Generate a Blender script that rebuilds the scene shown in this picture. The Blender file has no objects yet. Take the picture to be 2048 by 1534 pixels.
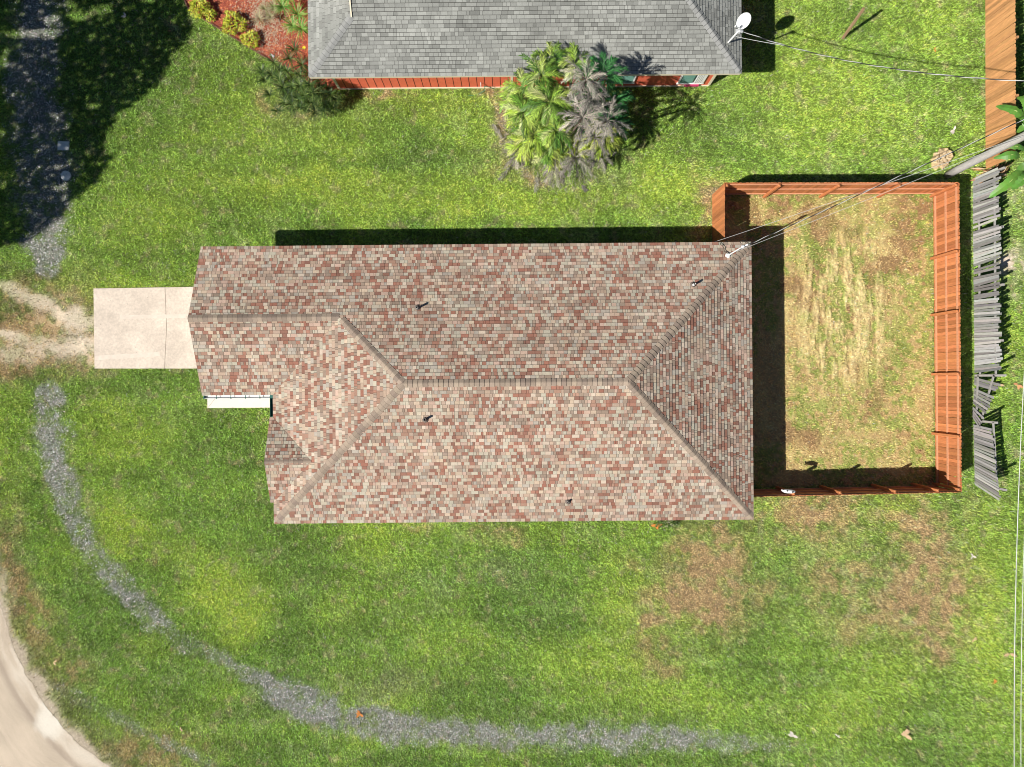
import bpy, math, random
import numpy as np
from mathutils import Vector, Matrix
random.seed(7); RNG = np.random.default_rng(7)
R = math.radians
sc = bpy.context.scene
col = sc.collection
# ---------------------------------------------------------------- camera, sky, sun, exposure
H = 31.0; F = 1419.0            # flight height in metres, focal length in photo pixels (2048 wide)
cam_d = bpy.data.cameras.new('camera'); cam = bpy.data.objects.new('camera', cam_d); col.objects.link(cam)
cam.location = (0, 0, H); cam.rotation_euler = (0, 0, 0)
cam_d.sensor_width = 36; cam_d.lens = F / 2048 * 36; cam_d.clip_end = 2000; cam_d.clip_start = .5
sc.camera = cam
SV = Vector((0.91, 0.485, -1.0))            # shadow vector per metre of height
SUN_EL = math.atan2(1, math.hypot(.91, .485))
w = bpy.data.worlds.new('World'); sc.world = w; w.use_nodes = True
nt = w.node_tree; bg = nt.nodes['Background']
sky = nt.nodes.new('ShaderNodeTexSky'); sky.sky_type = 'NISHITA'; sky.sun_disc = False; sky.air_density = .7; sky.dust_density = .2; sky.ozone_density = 2.0
sky.sun_elevation = SUN_EL; sky.sun_rotation = math.atan2(-.91, -.485)
nt.links.new(sky.outputs[0], bg.inputs[0]); bg.inputs[1].default_value = 0.05
sun_d = bpy.data.lights.new('sun', 'SUN'); sun_d.energy = 5.0; sun_d.angle = R(.5); sun_d.color = (1, .955, .88)
sun = bpy.data.objects.new('sun', sun_d); col.objects.link(sun)
sun.rotation_euler = SV.to_track_quat('-Z', 'Y').to_euler()
sc.view_settings.view_transform = 'Standard'; sc.view_settings.look = 'None'
sc.view_settings.exposure = 0.44; sc.view_settings.gamma = 1
sc.render.engine = 'CYCLES'; sc.cycles.filter_width = 1.0

def P(px, py, z=0.0):
    k = (H - z) / F
    return Vector(((px - 1024) * k, (767 - py) * k, z))

# ---------------------------------------------------------------- materials
def mat(name, color=(.5, .5, .5), rough=.8, attr=False, nscale=0, namp=0, bump=0, bscale=40, metal=0, spec=.3, trans=0, stretch=None, n2=0, n2scale=3):
    m = bpy.data.materials.new(name); m.use_nodes = True
    n = m.node_tree.nodes; l = m.node_tree.links
    b = n['Principled BSDF']; b.inputs['Roughness'].default_value = rough
    b.inputs['Metallic'].default_value = metal; b.inputs['Specular IOR Level'].default_value = spec
    if attr:
        a = n.new('ShaderNodeAttribute'); a.attribute_name = 'Col'; src = a.outputs['Color']
    else:
        a = n.new('ShaderNodeRGB'); a.outputs[0].default_value = (*color, 1); src = a.outputs[0]
    tc = n.new('ShaderNodeNewGeometry'); mp = n.new('ShaderNodeMapping'); l.new(tc.outputs['Position'], mp.inputs[0])
    if stretch: mp.inputs['Scale'].default_value = stretch
    def mul(src, sc_, amp, det=4):
        nz = n.new('ShaderNodeTexNoise'); nz.inputs['Scale'].default_value = sc_; nz.inputs['Detail'].default_value = det
        nz.inputs['Roughness'].default_value = .65
        l.new(mp.outputs[0], nz.inputs['Vector'])
        mr = n.new('ShaderNodeMapRange'); mr.inputs['From Min'].default_value = .25; mr.inputs['From Max'].default_value = .75
        mr.inputs['To Min'].default_value = 1 - amp; mr.inputs['To Max'].default_value = 1 + amp
        l.new(nz.outputs[0], mr.inputs[0])
        v = n.new('ShaderNodeVectorMath'); v.operation = 'SCALE'; l.new(src, v.inputs[0]); l.new(mr.outputs[0], v.inputs['Scale'])
        return v.outputs[0]
    if namp: src = mul(src, nscale, namp)
    if n2: src = mul(src, n2scale, n2)
    l.new(src, b.inputs['Base Color'])
    if bump:
        nz = n.new('ShaderNodeTexNoise'); nz.inputs['Scale'].default_value = bscale; nz.inputs['Detail'].default_value = 5
        l.new(mp.outputs[0], nz.inputs['Vector'])
        bp = n.new('ShaderNodeBump'); bp.inputs['Strength'].default_value = bump; bp.inputs['Distance'].default_value = .02
        l.new(nz.outputs[0], bp.inputs['Height']); l.new(bp.outputs[0], b.inputs['Normal'])
    if trans:
        t = n.new('ShaderNodeBsdfTranslucent'); l.new(src, t.inputs[0])
        mx = n.new('ShaderNodeMixShader'); mx.inputs[0].default_value = trans
        l.new(b.outputs[0], mx.inputs[1]); l.new(t.outputs[0], mx.inputs[2])
        l.new(mx.outputs[0], n['Material Output'].inputs[0])
    return m
M = dict(
    ground=mat('ground_soil', attr=True, rough=.95, nscale=9, namp=.30, bump=.9, bscale=16, spec=.1, n2=.18, n2scale=45),
    grass=mat('grass_blades', attr=True, rough=.6, spec=.25, trans=.22),
    gravel=mat('gravel_stone', attr=True, rough=.9, spec=.2),
    leaf=mat('leaf', attr=True, rough=.45, spec=.4, trans=.2, nscale=12, namp=.15),
    treeleaf=mat('tree_leaf', attr=True, rough=.5, spec=.3, trans=.55),
    groove2=mat('lead_flashing', (.16, .13, .11), rough=.7),
    deadleaf=mat('dead_leaf', attr=True, rough=.8, spec=.15),
    shingle=mat('asphalt_shingle', attr=True, rough=.92, spec=.15, nscale=28, namp=.14, bump=.35, bscale=160, n2=.13, n2scale=.55),
    deck=mat('roof_felt', (.035, .03, .028), rough=.95),
    wood=mat('cedar_boards', attr=True, rough=.7, nscale=6, namp=.28, stretch=(9, 9, .8), spec=.25, n2=.15, n2scale=2),
    greywood=mat('weathered_boards', attr=True, rough=.9, nscale=7, namp=.3, stretch=(9, 9, .7), spec=.15),
    bark=mat('pole_wood', (.42, .40, .37), rough=.9, nscale=9, namp=.35, stretch=(8, 8, .5), bump=.5, bscale=20),
    trunk=mat('tree_bark', (.13, .10, .07), rough=.95, nscale=8, namp=.35, stretch=(5, 5, 1), bump=.6),
    concrete=mat('concrete', (.59, .505, .42), rough=.9, nscale=.9, namp=.17, n2=.17, n2scale=11, bump=.15, bscale=90, spec=.2),
    whiteconcrete=mat('pale_concrete', (.72, .66, .58), rough=.9, nscale=2, namp=.05, n2=.05, n2scale=20, spec=.2),
    joint=mat('joint_line', (.30, .25, .20), rough=1),
    road=mat('worn_road', attr=True, rough=.95, nscale=26, namp=.28, n2=.16, n2scale=90, stretch=(1, 1, 1), spec=.1, bump=.3, bscale=60),
    white=mat('white_paint', (.8, .8, .78), rough=.45, spec=.5),
    cream=mat('cream_trim', (.70, .62, .46), rough=.7, nscale=8, namp=.06),
    stucco=mat('stucco', (.60, .52, .41), rough=.9, nscale=30, namp=.06, bump=.3, bscale=80),
    red=mat('red_siding', (.74, .155, .085), rough=.65, nscale=3, namp=.10, n2=.06, n2scale=25),
    groove=mat('siding_groove', (.06, .015, .01), rough=.9),
    green=mat('green_gutter', (.012, .11, .085), rough=.4, spec=.5),
    shutter=mat('shutter_green', (.13, .27, .22), rough=.6, nscale=14, namp=.15),
    glass=mat('window_glass', (.05, .08, .09), rough=.08, spec=.8),
    black=mat('black_rubber', (.015, .015, .017), rough=.6),
    alu=mat('bare_aluminium', (.62, .62, .60), rough=.4, metal=.3),
    steel=mat('galvanised_steel', (.55, .56, .57), rough=.4, metal=.2, spec=.5),
    dish=mat('dish_paint', (.74, .75, .74), rough=.4, spec=.4, nscale=6, namp=.05),
    plastic=mat('cover_plastic', (.62, .64, .62), rough=.6, nscale=8, namp=.08),
    mulch=mat('red_mulch', attr=True, rough=.95, nscale=22, namp=.4, bump=.9, bscale=45, spec=.1),
    yellow=mat('yellow_plastic', (.85, .65, .02), rough=.5),
    rubberhose=mat('garden_hose', (.03, .20, .13), rough=.5),
    husk=mat('dry_husk', attr=True, rough=.9, nscale=14, namp=.35, bump=.6, bscale=30, spec=.1),
    magenta=mat('magenta_paint', (.55, .05, .16), rough=.6),
)

# ---------------------------------------------------------------- mesh helpers
class MB:
    def __init__(s): s.v = []; s.f = []; s.c = []; s.m = []
    def poly(s, pts, c=(.5, .5, .5), m=0):
        i = len(s.v); s.v += [tuple(p) for p in pts]; s.f.append(tuple(range(i, i + len(pts)))); s.c.append(c); s.m.append(m)
    def mesh(s, vs, fs, c=(.5, .5, .5), m=0):
        i = len(s.v); s.v += [tuple(p) for p in vs]
        for f in fs: s.f.append(tuple(a + i for a in f)); s.c.append(c); s.m.append(m)
    def box(s, x0, x1, y0, y1, z0, z1, c=(.5, .5, .5), m=0, M4=None):
        vs = [Vector(p) for p in ((x0, y0, z0), (x1, y0, z0), (x1, y1, z0), (x0, y1, z0), (x0, y0, z1), (x1, y0, z1), (x1, y1, z1), (x0, y1, z1))]
        if M4 is not None: vs = [M4 @ v for v in vs]
        s.mesh(vs, ((0, 3, 2, 1), (4, 5, 6, 7), (0, 1, 5, 4), (1, 2, 6, 5), (2, 3, 7, 6), (3, 0, 4, 7)), c, m)
    def beam(s, a, b, wd, hd, c=(.5, .5, .5), m=0, up=(0, 0, 1)):
        a = Vector(a); b = Vector(b); d = (b - a); L = d.length; d.normalize(); up = Vector(up)
        if abs(d.dot(up)) > .97: up = Vector((1, 0, 0))
        sx = d.cross(up).normalized(); uz = sx.cross(d)
        vs = [a + sx * (wd / 2 * i) + uz * (hd / 2 * j) for i, j in ((-1, -1), (1, -1), (1, 1), (-1, 1))]
        vs += [v + d * L for v in vs]
        s.mesh(vs, ((3, 2, 1, 0), (4, 5, 6, 7), (0, 1, 5, 4), (1, 2, 6, 5), (2, 3, 7, 6), (3, 0, 4, 7)), c, m)
    def tube(s, pts, r, n=8, c=(.5, .5, .5), m=0, cap=True, tw=0):
        pts = [Vector(p) for p in pts]; rs = r if isinstance(r, (list, tuple)) else [r] * len(pts)
        vs = []; ref = None
        for i, p in enumerate(pts):
            d = (pts[min(i + 1, len(pts) - 1)] - pts[max(i - 1, 0)]).normalized()
            if ref is None: ref = Vector((0, 0, 1)) if abs(d.z) < .9 else Vector((1, 0, 0))
            a = d.cross(ref).normalized(); b = a.cross(d).normalized(); ref = b
            for k in range(n):
                t = 2 * math.pi * k / n
                vs.append(p + (a * math.cos(t) + b * math.sin(t)) * rs[i])
        fs = [(i * n + k, i * n + (k + 1) % n, (i + 1) * n + (k + 1) % n, (i + 1) * n + k) for i in range(len(pts) - 1) for k in range(n)]
        if cap: fs += [tuple(range(n - 1, -1, -1)), tuple(range((len(pts) - 1) * n, len(pts) * n))]
        s.mesh(vs, fs, c, m)
    def leaf(s, base, az, el, L, wd, droop, c, segs=4, shape=1, twist=0, m=0):
        p = Vector(base); e = el; side = Vector((-math.sin(az), math.cos(az), 0))
        pts = []
        for i in range(segs + 1):
            t = i / segs
            wf = math.sin(math.pi * min(1, (t * .85 + .12))) if shape == 1 else (1 - t * .9)
            sd = (side * math.cos(twist) + Vector((0, 0, 1)) * math.sin(twist)) * (wd / 2 * wf)
            pts.append((p - sd, p + sd))
            d = Vector((math.cos(az) * math.cos(e), math.sin(az) * math.cos(e), math.sin(e)))
            p = p + d * (L / segs); e -= droop / segs
        vs = [q for pr in pts for q in pr]
        s.mesh(vs, [(2 * i, 2 * i + 1, 2 * i + 3, 2 * i + 2) for i in range(segs)], c, m)
    def build(s, name, mats, parent=None, smooth=False):
        me = bpy.data.meshes.new(name); me.from_pydata(s.v, [], s.f)
        mats = mats if isinstance(mats, (list, tuple)) else [mats]
        for m in mats: me.materials.append(m)
        me.polygons.foreach_set('material_index', s.m)
        if smooth: me.polygons.foreach_set('use_smooth', [True] * len(s.f))
        at = me.attributes.new('Col', 'FLOAT_COLOR', 'CORNER')
        n = np.array([len(f) for f in s.f]); c = np.ones((len(s.f), 4)); c[:, :3] = np.array([k[:3] for k in s.c])
        at.data.foreach_set('color', np.repeat(c, n, axis=0).astype(np.float32).ravel())
        me.update()
        o = bpy.data.objects.new(name, me); col.objects.link(o)
        if parent: o.parent = parent
        return o

def np_mesh(name, V, Fa, C, m, smooth=False):
    """V (n,3), Fa (k,3 or 4) int, C (n,3) point colours"""
    me = bpy.data.meshes.new(name); nv, nf, k = len(V), len(Fa), Fa.shape[1]
    me.vertices.add(nv); me.vertices.foreach_set('co', V.astype(np.float32).ravel())
    me.loops.add(nf * k); me.loops.foreach_set('vertex_index', Fa.astype(np.int32).ravel())
    me.polygons.add(nf); me.polygons.foreach_set('loop_start', (np.arange(nf) * k).astype(np.int32))
    me.polygons.foreach_set('loop_total', np.full(nf, k, np.int32))
    if smooth: me.polygons.foreach_set('use_smooth', np.ones(nf, bool))
    at = me.attributes.new('Col', 'FLOAT_COLOR', 'POINT')
    cc = np.ones((nv, 4), np.float32); cc[:, :3] = C; at.data.foreach_set('color', cc.ravel())
    me.materials.append(m); me.update(calc_edges=True)
    o = bpy.data.objects.new(name, me); col.objects.link(o); return o

def tag(o, label=None, cat=None, group=None, kind=None):
    if label: o['label'] = label
    if cat: o['category'] = cat
    if group: o['group'] = group
    if kind: o['kind'] = kind
    return o
def empty(name, loc=(0, 0, 0), rz=0, label=None, cat=None, group=None):
    o = bpy.data.objects.new(name, None); col.objects.link(o); o.location = loc; o.rotation_euler = (0, 0, rz)
    o.empty_display_size = .3
    return tag(o, label, cat, group)
def part(mb, name, m, parent, label=None, smooth=False):
    o = mb.build(name, m, parent, smooth)
    if label: o['label'] = label
    return o
def vary(c, a=.15):
    k = 1 + random.uniform(-a, a); return tuple(max(0, x * k * (1 + random.uniform(-a, a) * .10)) for x in c)

# ---------------------------------------------------------------- noise
_T = np.random.default_rng(3).random((256, 256))
def vnoise(x, y, s=0):
    x = x + s * 17.3; y = y + s * 9.7
    ix = np.floor(x).astype(int); iy = np.floor(y).astype(int); fx = x - ix; fy = y - iy
    fx = fx * fx * (3 - 2 * fx); fy = fy * fy * (3 - 2 * fy)
    a = _T[ix & 255, iy & 255]; b = _T[(ix + 1) & 255, iy & 255]; c = _T[ix & 255, (iy + 1) & 255]; d = _T[(ix + 1) & 255, (iy + 1) & 255]
    return (a * (1 - fx) + b * fx) * (1 - fy) + (c * (1 - fx) + d * fx) * fy
def fbm(x, y, s=0, o=4, g=.5):
    t = 0; a = 1; n = 0
    for i in range(o):
        t = t + a * vnoise(x * 2 ** i, y * 2 ** i, s + i * 3); n += a; a *= g
    return t / n
def ss(a, b, x):
    t = np.clip((x - a) / (b - a), 0, 1); return t * t * (3 - 2 * t)

# ---------------------------------------------------------------- lawn colour map (coordinates in metres, key points read off the photograph)
K = H / F
def track_field(x, y, pts):
    """distance to a polyline in units of its local half width; pts = (px, py, halfwidth px, strength)"""
    best = np.full(x.shape, 99.0); st = np.zeros(x.shape)
    q = [((a - 1024) * K, (767 - b) * K, w_ * K, s_) for a, b, w_, s_ in pts]
    for (x0, y0, w0, s0), (x1, y1, w1, s1) in zip(q, q[1:]):
        dx, dy = x1 - x0, y1 - y0
        t = np.clip(((x - x0) * dx + (y - y0) * dy) / (dx * dx + dy * dy), 0, 1)
        d = np.hypot(x - x0 - t * dx, y - y0 - t * dy) / (w0 + t * (w1 - w0))
        k = d < best; best = np.where(k, d, best); st = np.where(k, s0 + t * (s1 - s0), st)
    return best, st
TRACKS = [
    [(75, -60, 48, 1), (72, 60, 52, 1), (66, 150, 56, 1), (76, 280, 60, 1), (84, 380, 56, 1), (88, 470, 48, 1), (98, 530, 28, .9)],
    [(98, 785, 28, 1), (100, 850, 38, 1), (112, 930, 36, .95), (138, 1020, 24, .7), (180, 1100, 26, .65), (240, 1170, 32, .8), (310, 1235, 28, .75), (370, 1285, 20, .45), (440, 1315, 16, .45)],
    [(440, 1310, 10, .5), (500, 1350, 22, .8), (570, 1392, 38, 1), (660, 1430, 40, 1), (770, 1455, 38, .95), (900, 1468, 30, .8), (1040, 1475, 28, .7), (1200, 1472, 32, .85), (1360, 1475, 30, .8), (1480, 1482, 22, .5), (1600, 1495, 14, .15)],
]
FAINT = [[(120, 1375, 14, .3), (200, 1415, 14, .3), (300, 1470, 12, .4), (390, 1512, 12, .5), (440, 1545, 12, .2)]]
PATCH = [  # px, py, rx, ry, kind, strength
    (520, 250, 150, 70, 'Y', .5), (600, 360, 260, 34, 'Y', .75), (1000, 400, 330, 36, 'Y', .7), (1350, 360, 110, 60, 'Y', .85), (300, 430, 120, 60, 'Y', .5),
    (1600, 110, 110, 150, 'Y', .45), (1700, 240, 180, 70, 'Y', .5), (900, 210, 160, 36, 'Y', .45), (1880, 60, 70, 80, 'Y', .4),
    (250, 1060, 80, 60, 'Y', .8), (450, 1180, 70, 50, 'Y', .95), (480, 1240, 50, 45, 'Y', .9), (360, 1110, 70, 30, 'Y', .4), (740, 1090, 70, 50, 'Y', .7), (690, 1200, 70, 60, 'Y', .35),
    (950, 1290, 60, 40, 'Y', .4), (1180, 1330, 130, 50, 'Y', .6), (1230, 1220, 60, 60, 'Y', .5), (1100, 1060, 60, 40, 'Y', .45), (1380, 1400, 150, 40, 'Y', .6), (1980, 1250, 60, 230, 'Y', .65),
    (1700, 1430, 120, 60, 'Y', .55), (1800, 1330, 90, 60, 'Y', .45), (280, 880, 120, 60, 'Y', .5), (200, 860, 60, 80, 'Y', .4), (280, 600, 90, 60, 'Y', .55), (300, 1300, 60, 30, 'Y', .35), (260, 1420, 80, 50, 'Y', .3),
    (20, 820, 40, 50, 'Y', .35), (1600, 1280, 80, 50, 'Y', .25), (2000, 700, 50, 90, 'Y', .5),
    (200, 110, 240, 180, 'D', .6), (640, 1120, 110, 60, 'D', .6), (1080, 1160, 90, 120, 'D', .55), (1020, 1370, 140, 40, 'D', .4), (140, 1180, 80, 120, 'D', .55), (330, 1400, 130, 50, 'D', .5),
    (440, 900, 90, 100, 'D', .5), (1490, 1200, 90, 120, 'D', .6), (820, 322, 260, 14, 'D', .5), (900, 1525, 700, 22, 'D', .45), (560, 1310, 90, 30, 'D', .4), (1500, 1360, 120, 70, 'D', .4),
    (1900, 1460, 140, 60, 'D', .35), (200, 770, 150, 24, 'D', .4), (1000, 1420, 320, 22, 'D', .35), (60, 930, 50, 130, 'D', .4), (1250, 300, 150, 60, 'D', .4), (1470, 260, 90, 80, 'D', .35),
    (1000, 1140, 60, 30, 'U', .3), (780, 1370, 90, 22, 'U', .5), (600, 230, 60, 40, 'U', .35), (1200, 360, 60, 20, 'U', .4),
    (1415, 1110, 60, 50, 'B', 1.0), (1405, 1190, 75, 62, 'B', 1.15), (1310, 1250, 45, 50, 'B', .6), (1620, 1030, 100, 45, 'B', .7), (1840, 1060, 70, 60, 'B', .7), (1860, 1190, 70, 85, 'B', 1.2),
    (1870, 1290, 28, 50, 'B', .8), (1690, 1160, 90, 50, 'B', .5), (1330, 1320, 40, 30, 'B', .4), (1540, 1200, 30, 30, 'B', .35), (1000, 1060, 40, 16, 'B', .5), (1270, 1120, 30, 16, 'B', .3),
    (1406, 420, 22, 60, 'B', .8), (1050, 340, 60, 18, 'B', .55), (1010, 240, 16, 60, 'B', .7), (760, 186, 60, 8, 'B', .7), (1000, 190, 26, 12, 'B', .7), (620, 225, 30, 14, 'B', .6), (540, 190, 24, 20, 'B', .4),
    (24, 1140, 28, 110, 'B', .6), (60, 1240, 40, 60, 'B', .55), (120, 1330, 50, 40, 'B', .45), (300, 1500, 110, 34, 'B', .5), (40, 690, 90, 50, 'B', .8), (60, 610, 90, 40, 'B', .4), (1480, 30, 60, 20, 'B', .3),
    (1760, 1230, 60, 40, 'B', .45), (1700, 1250, 50, 30, 'B', .3), (830, 1050, 30, 12, 'B', .4), (1960, 1010, 30, 20, 'B', .3),
    (120, 625, 42, 26, 'S', .95), (150, 690, 46, 28, 'S', .95), (70, 700, 80, 22, 'S', .7), (90, 655, 110, 70, 'B', .8), (40, 730, 90, 22, 'B', .7),
    (2030, 525, 26, 26, 'S', .8), (2042, 590, 16, 16, 'S', .7), (2036, 900, 14, 12, 'S', .6), (2020, 780, 16, 14, 'S', .3), (2030, 380, 30, 24, 'S', .5),
]
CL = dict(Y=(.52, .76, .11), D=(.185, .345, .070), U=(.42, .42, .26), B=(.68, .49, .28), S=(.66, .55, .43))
ROADPX = [(-220, 700), (-150, 860), (-60, 1000), (-20, 1110), (0, 1190), (16, 1270), (52, 1350), (104, 1430), (160, 1490), (222, 1536), (330, 1610), (480, 1680)]
ROADW = [((a - 1024) * K, (767 - b) * K) for a, b in ROADPX]
def road_sd(x, y):
    """signed distance to the road edge, positive on the lawn side"""
    best = np.full(x.shape, 1e9); sg = np.ones(x.shape)
    for (x0, y0), (x1, y1) in zip(ROADW, ROADW[1:]):
        dx, dy = x1 - x0, y1 - y0
        t = np.clip(((x - x0) * dx + (y - y0) * dy) / (dx * dx + dy * dy), 0, 1)
        d = np.hypot(x - x0 - t * dx, y - y0 - t * dy); k = d < best
        best = np.where(k, d, best); sg = np.where(k, np.sign((x - x0) * -dy + (y - y0) * dx), sg)
    return best * sg
def lerp(c, k, col_): return c + (np.array(col_) - c) * np.clip(k, 0, 1)[..., None]
YARD = (8.75, 18.40, -4.5, 8.25)
def lawn(x, y):
    """returns albedo (n,3), blade cover 0..1, dryness 0..1, gravel 0..1"""
    wx = x + (fbm(x * .9, y * .9, 5) - .5) * 1.6; wy = y + (fbm(x * .9, y * .9, 9) - .5) * 1.6
    c = np.zeros(x.shape + (3,)) + np.array((.330, .545, .095))
    big = fbm(x * .33, y * .33, 1, 4, .6); c = lerp(c, ss(.52, .74, big) * .55, CL['Y']); c = lerp(c, ss(.50, .28, big) * .6, CL['D'])
    mid = fbm(x * 1.3 + y * .5, y * 1.3, 21, 4, .6)
    c = lerp(c, ss(.55, .75, mid) * .45, (.52, .68, .26)); c = lerp(c, ss(.46, .28, mid) * .5, CL['D'])
    dry = np.zeros(x.shape); bare = np.zeros(x.shape)
    wob = fbm(x * 2.2, y * 2.2, 31, 4, .65)
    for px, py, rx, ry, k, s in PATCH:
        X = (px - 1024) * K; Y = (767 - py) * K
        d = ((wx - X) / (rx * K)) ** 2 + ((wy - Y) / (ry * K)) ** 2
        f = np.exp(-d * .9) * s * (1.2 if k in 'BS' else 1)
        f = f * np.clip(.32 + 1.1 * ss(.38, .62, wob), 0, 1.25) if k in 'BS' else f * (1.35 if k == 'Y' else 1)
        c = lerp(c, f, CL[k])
        if k == 'B': dry = np.maximum(dry, f)
        if k == 'S': bare = np.maximum(bare, f)
    # fine pinkish thatch showing through
    th = ss(.60, .76, fbm(x * 3.1, y * 3.1, 41, 3, .6)); c = lerp(c, th * .42, (.62, .56, .36))
    mow = fbm(x * .30 + y * .05, (y + .25 * np.sin(x * .35)) * 2.3, 121, 3, .6); c = c * (.90 + .20 * ss(.35, .65, mow))[..., None]; dry = np.maximum(dry, th * .3)
    # fenced back yard: straw, bare clods, some green
    e = ss(-.15, .25, x - YARD[0]) * ss(-.12, .1, YARD[1] - x) * ss(-.1, .1, y - YARD[2]) * ss(-.1, .1, YARD[3] - y)
    n1 = fbm(x * .8, y * .8, 51, 4, .6); n2 = fbm(x * 2.5, y * 2.5, 61, 4, .6)
    yc = np.zeros(x.shape + (3,)) + np.array((.76, .56, .26))
    yc = lerp(yc, ss(.40, .60, n2) * .85, (.92, .73, .32)); yc = lerp(yc, ss(.52, .66, n1) * .8, (.42, .25, .13))
    gg = ss(.42, .58, fbm(x * .7, y * .55, 71, 4, .65)) * .62
    for px, py, rx, ry, s in [(1700, 400, 110, 30, .5), (1740, 440, 70, 40, .5), (1800, 690, 80, 90, .65), (1700, 830, 70, 50, .6), (1640, 780, 40, 40, .4), (1780, 890, 70, 50, .6), (1590, 500, 12, 40, .6), (1850, 420, 12, 14, .8), (1850, 480, 10, 16, .8), (1580, 605, 10, 12, .9), (1545, 405, 60, 26, .5), (1660, 935, 24, 10, .6)]:
        gg = np.maximum(gg, s * np.exp(-((wx - (px - 1024) * K) / (rx * K)) ** 2 - ((wy - (767 - py) * K) / (ry * K)) ** 2))
    gg = gg * ss(.38, .55, n2 * .5 + .5 * fbm(x * 6, y * 6, 77, 2))
    yc = lerp(yc, gg * 1.15, (.30, .48, .08))
    fx, fy = (1685 - 1024) * K, (767 - 620) * K
    fu = np.exp(-((x - fx) / 2.0) ** 4 - ((y - fy) / 3.4) ** 4)
    fr = fu * ss(.40, .64, fbm(x * 3.6, y * 1.0, 81, 3, .6)) * (.55 + .45 * ss(.35, .6, fbm(x * 7, y * 4, 82, 3, .7)))
    yc = lerp(yc, fr, (.95, .76, .38))
    c = c * (1 - e[..., None]) + yc * e[..., None]
    dry = dry * (1 - e) + e * (.75 - .5 * gg); bare = np.maximum(bare, e * fr * .55)
    # gravel wheel tracks
    gr = np.zeros(x.shape)
    edge = (fbm(x * 1.7, y * 1.7, 91, 4, .65) - .5) * .9
    for tr in TRACKS:
        d, s = track_field(x, y, tr); gr = np.maximum(gr, ss(1.25, .35, d + edge * 1.5) * s)
    for tr in FAINT:
        d, s = track_field(x, y, tr); gr = np.maximum(gr, ss(1.3, .3, d + edge * 1.6) * s)
    gr = np.clip(gr * (.5 + .9 * ss(.3, .65, fbm(x * 2.1, y * 2.1, 95, 4, .7))), 0, 1)
    c = lerp(c, gr * .85, (.25, .25, .25))
    # sandy wheel ruts running into the driveway, trampled ground between them
    for tr in ([(-60, 545, 12, .6), (20, 575, 16, .8), (90, 612, 24, .9), (150, 640, 34, 1), (184, 645, 26, .9)], [(-60, 655, 10, .7), (20, 668, 14, 1), (60, 684, 14, .6), (120, 694, 26, .9), (184, 694, 24, .9)], [(-60, 715, 26, .7), (60, 712, 26, .6), (140, 700, 20, .6)]):
        d, s = track_field(x, y, tr); f = ss(1.25, .2, d + edge * 1.7) * s
        c = lerp(c, f * .95, (.66, .56, .43)); bare = np.maximum(bare, f)
    # sandy road verge
    sd = road_sd(x, y) + (fbm(x * 1.1, y * 1.1, 99, 4, .6) - .5) * 1.2
    v = ss(.75, .05, sd); c = lerp(c, v, (.50, .42, .32)); c = lerp(c, ss(1.7, .5, sd) * (1 - v) * .5, (.27, .22, .11))
    bare = np.maximum(bare, v)
    cover = (1 - bare * .95) * (1 - gr * .66) * (1 - .45 * e)
    # mulch beds
    return c, cover, dry, gr

def height(x, y):
    fx, fy = (1685 - 1024) * K, (767 - 620) * K
    fu = np.exp(-((x - fx) / 2.1) ** 4 - ((y - fy) / 3.5) ** 4)
    e = ss(0, .4, x - YARD[0]) * ss(0, .3, YARD[1] - x) * ss(0, .3, y - YARD[2]) * ss(0, .3, YARD[3] - y)
    rid = 1 - np.abs(fbm(x * 5, y * 3.2, 83, 3, .6) * 2 - 1) ** .6
    return fu * .05 * (ss(.40, .60, fbm(x * 3.6, y * 1.0, 81, 3, .6)) * (.35 + 1.0 * rid) + .9 * fbm(x * 9, y * 9, 84, 3, .7)) + e * .05 * fbm(x * 4.5, y * 4.5, 85, 4, .7)

def axis(lo, hi, step, far):
    a = np.arange(lo, hi + 1e-6, step); g = [hi]
    s = step
    while g[-1] < far: s = min(s * 1.5, max(.45, (g[-1] - 60) * .3)); g.append(g[-1] + s)
    h = [lo]; s = step
    while h[-1] > -far: s = min(s * 1.5, max(.45, (-h[-1] - 60) * .3)); h.append(h[-1] - s)
    return np.concatenate([np.array(h[:0:-1]), a, np.array(g[1:])])
gx = np.unique(np.concatenate([axis(-24, 24, .09, 420), np.arange(8.7, 18.5, .045)])); gy = np.unique(np.concatenate([axis(-18, 18, .09, 420), np.arange(-4.6, 8.3, .045)]))
GX, GY = np.meshgrid(gx, gy); gxf, gyf = GX.ravel(), GY.ravel()
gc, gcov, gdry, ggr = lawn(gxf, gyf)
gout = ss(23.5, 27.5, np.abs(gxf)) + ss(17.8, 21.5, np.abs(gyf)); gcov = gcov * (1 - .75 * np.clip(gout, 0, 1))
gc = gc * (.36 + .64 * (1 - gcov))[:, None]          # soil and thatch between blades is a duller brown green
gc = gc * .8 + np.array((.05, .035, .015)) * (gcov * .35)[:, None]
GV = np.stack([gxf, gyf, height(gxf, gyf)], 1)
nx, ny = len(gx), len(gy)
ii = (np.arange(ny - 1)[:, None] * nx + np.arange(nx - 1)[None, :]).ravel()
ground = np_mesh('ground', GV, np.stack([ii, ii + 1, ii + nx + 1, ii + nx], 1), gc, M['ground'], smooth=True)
tag(ground, kind='structure')

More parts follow.
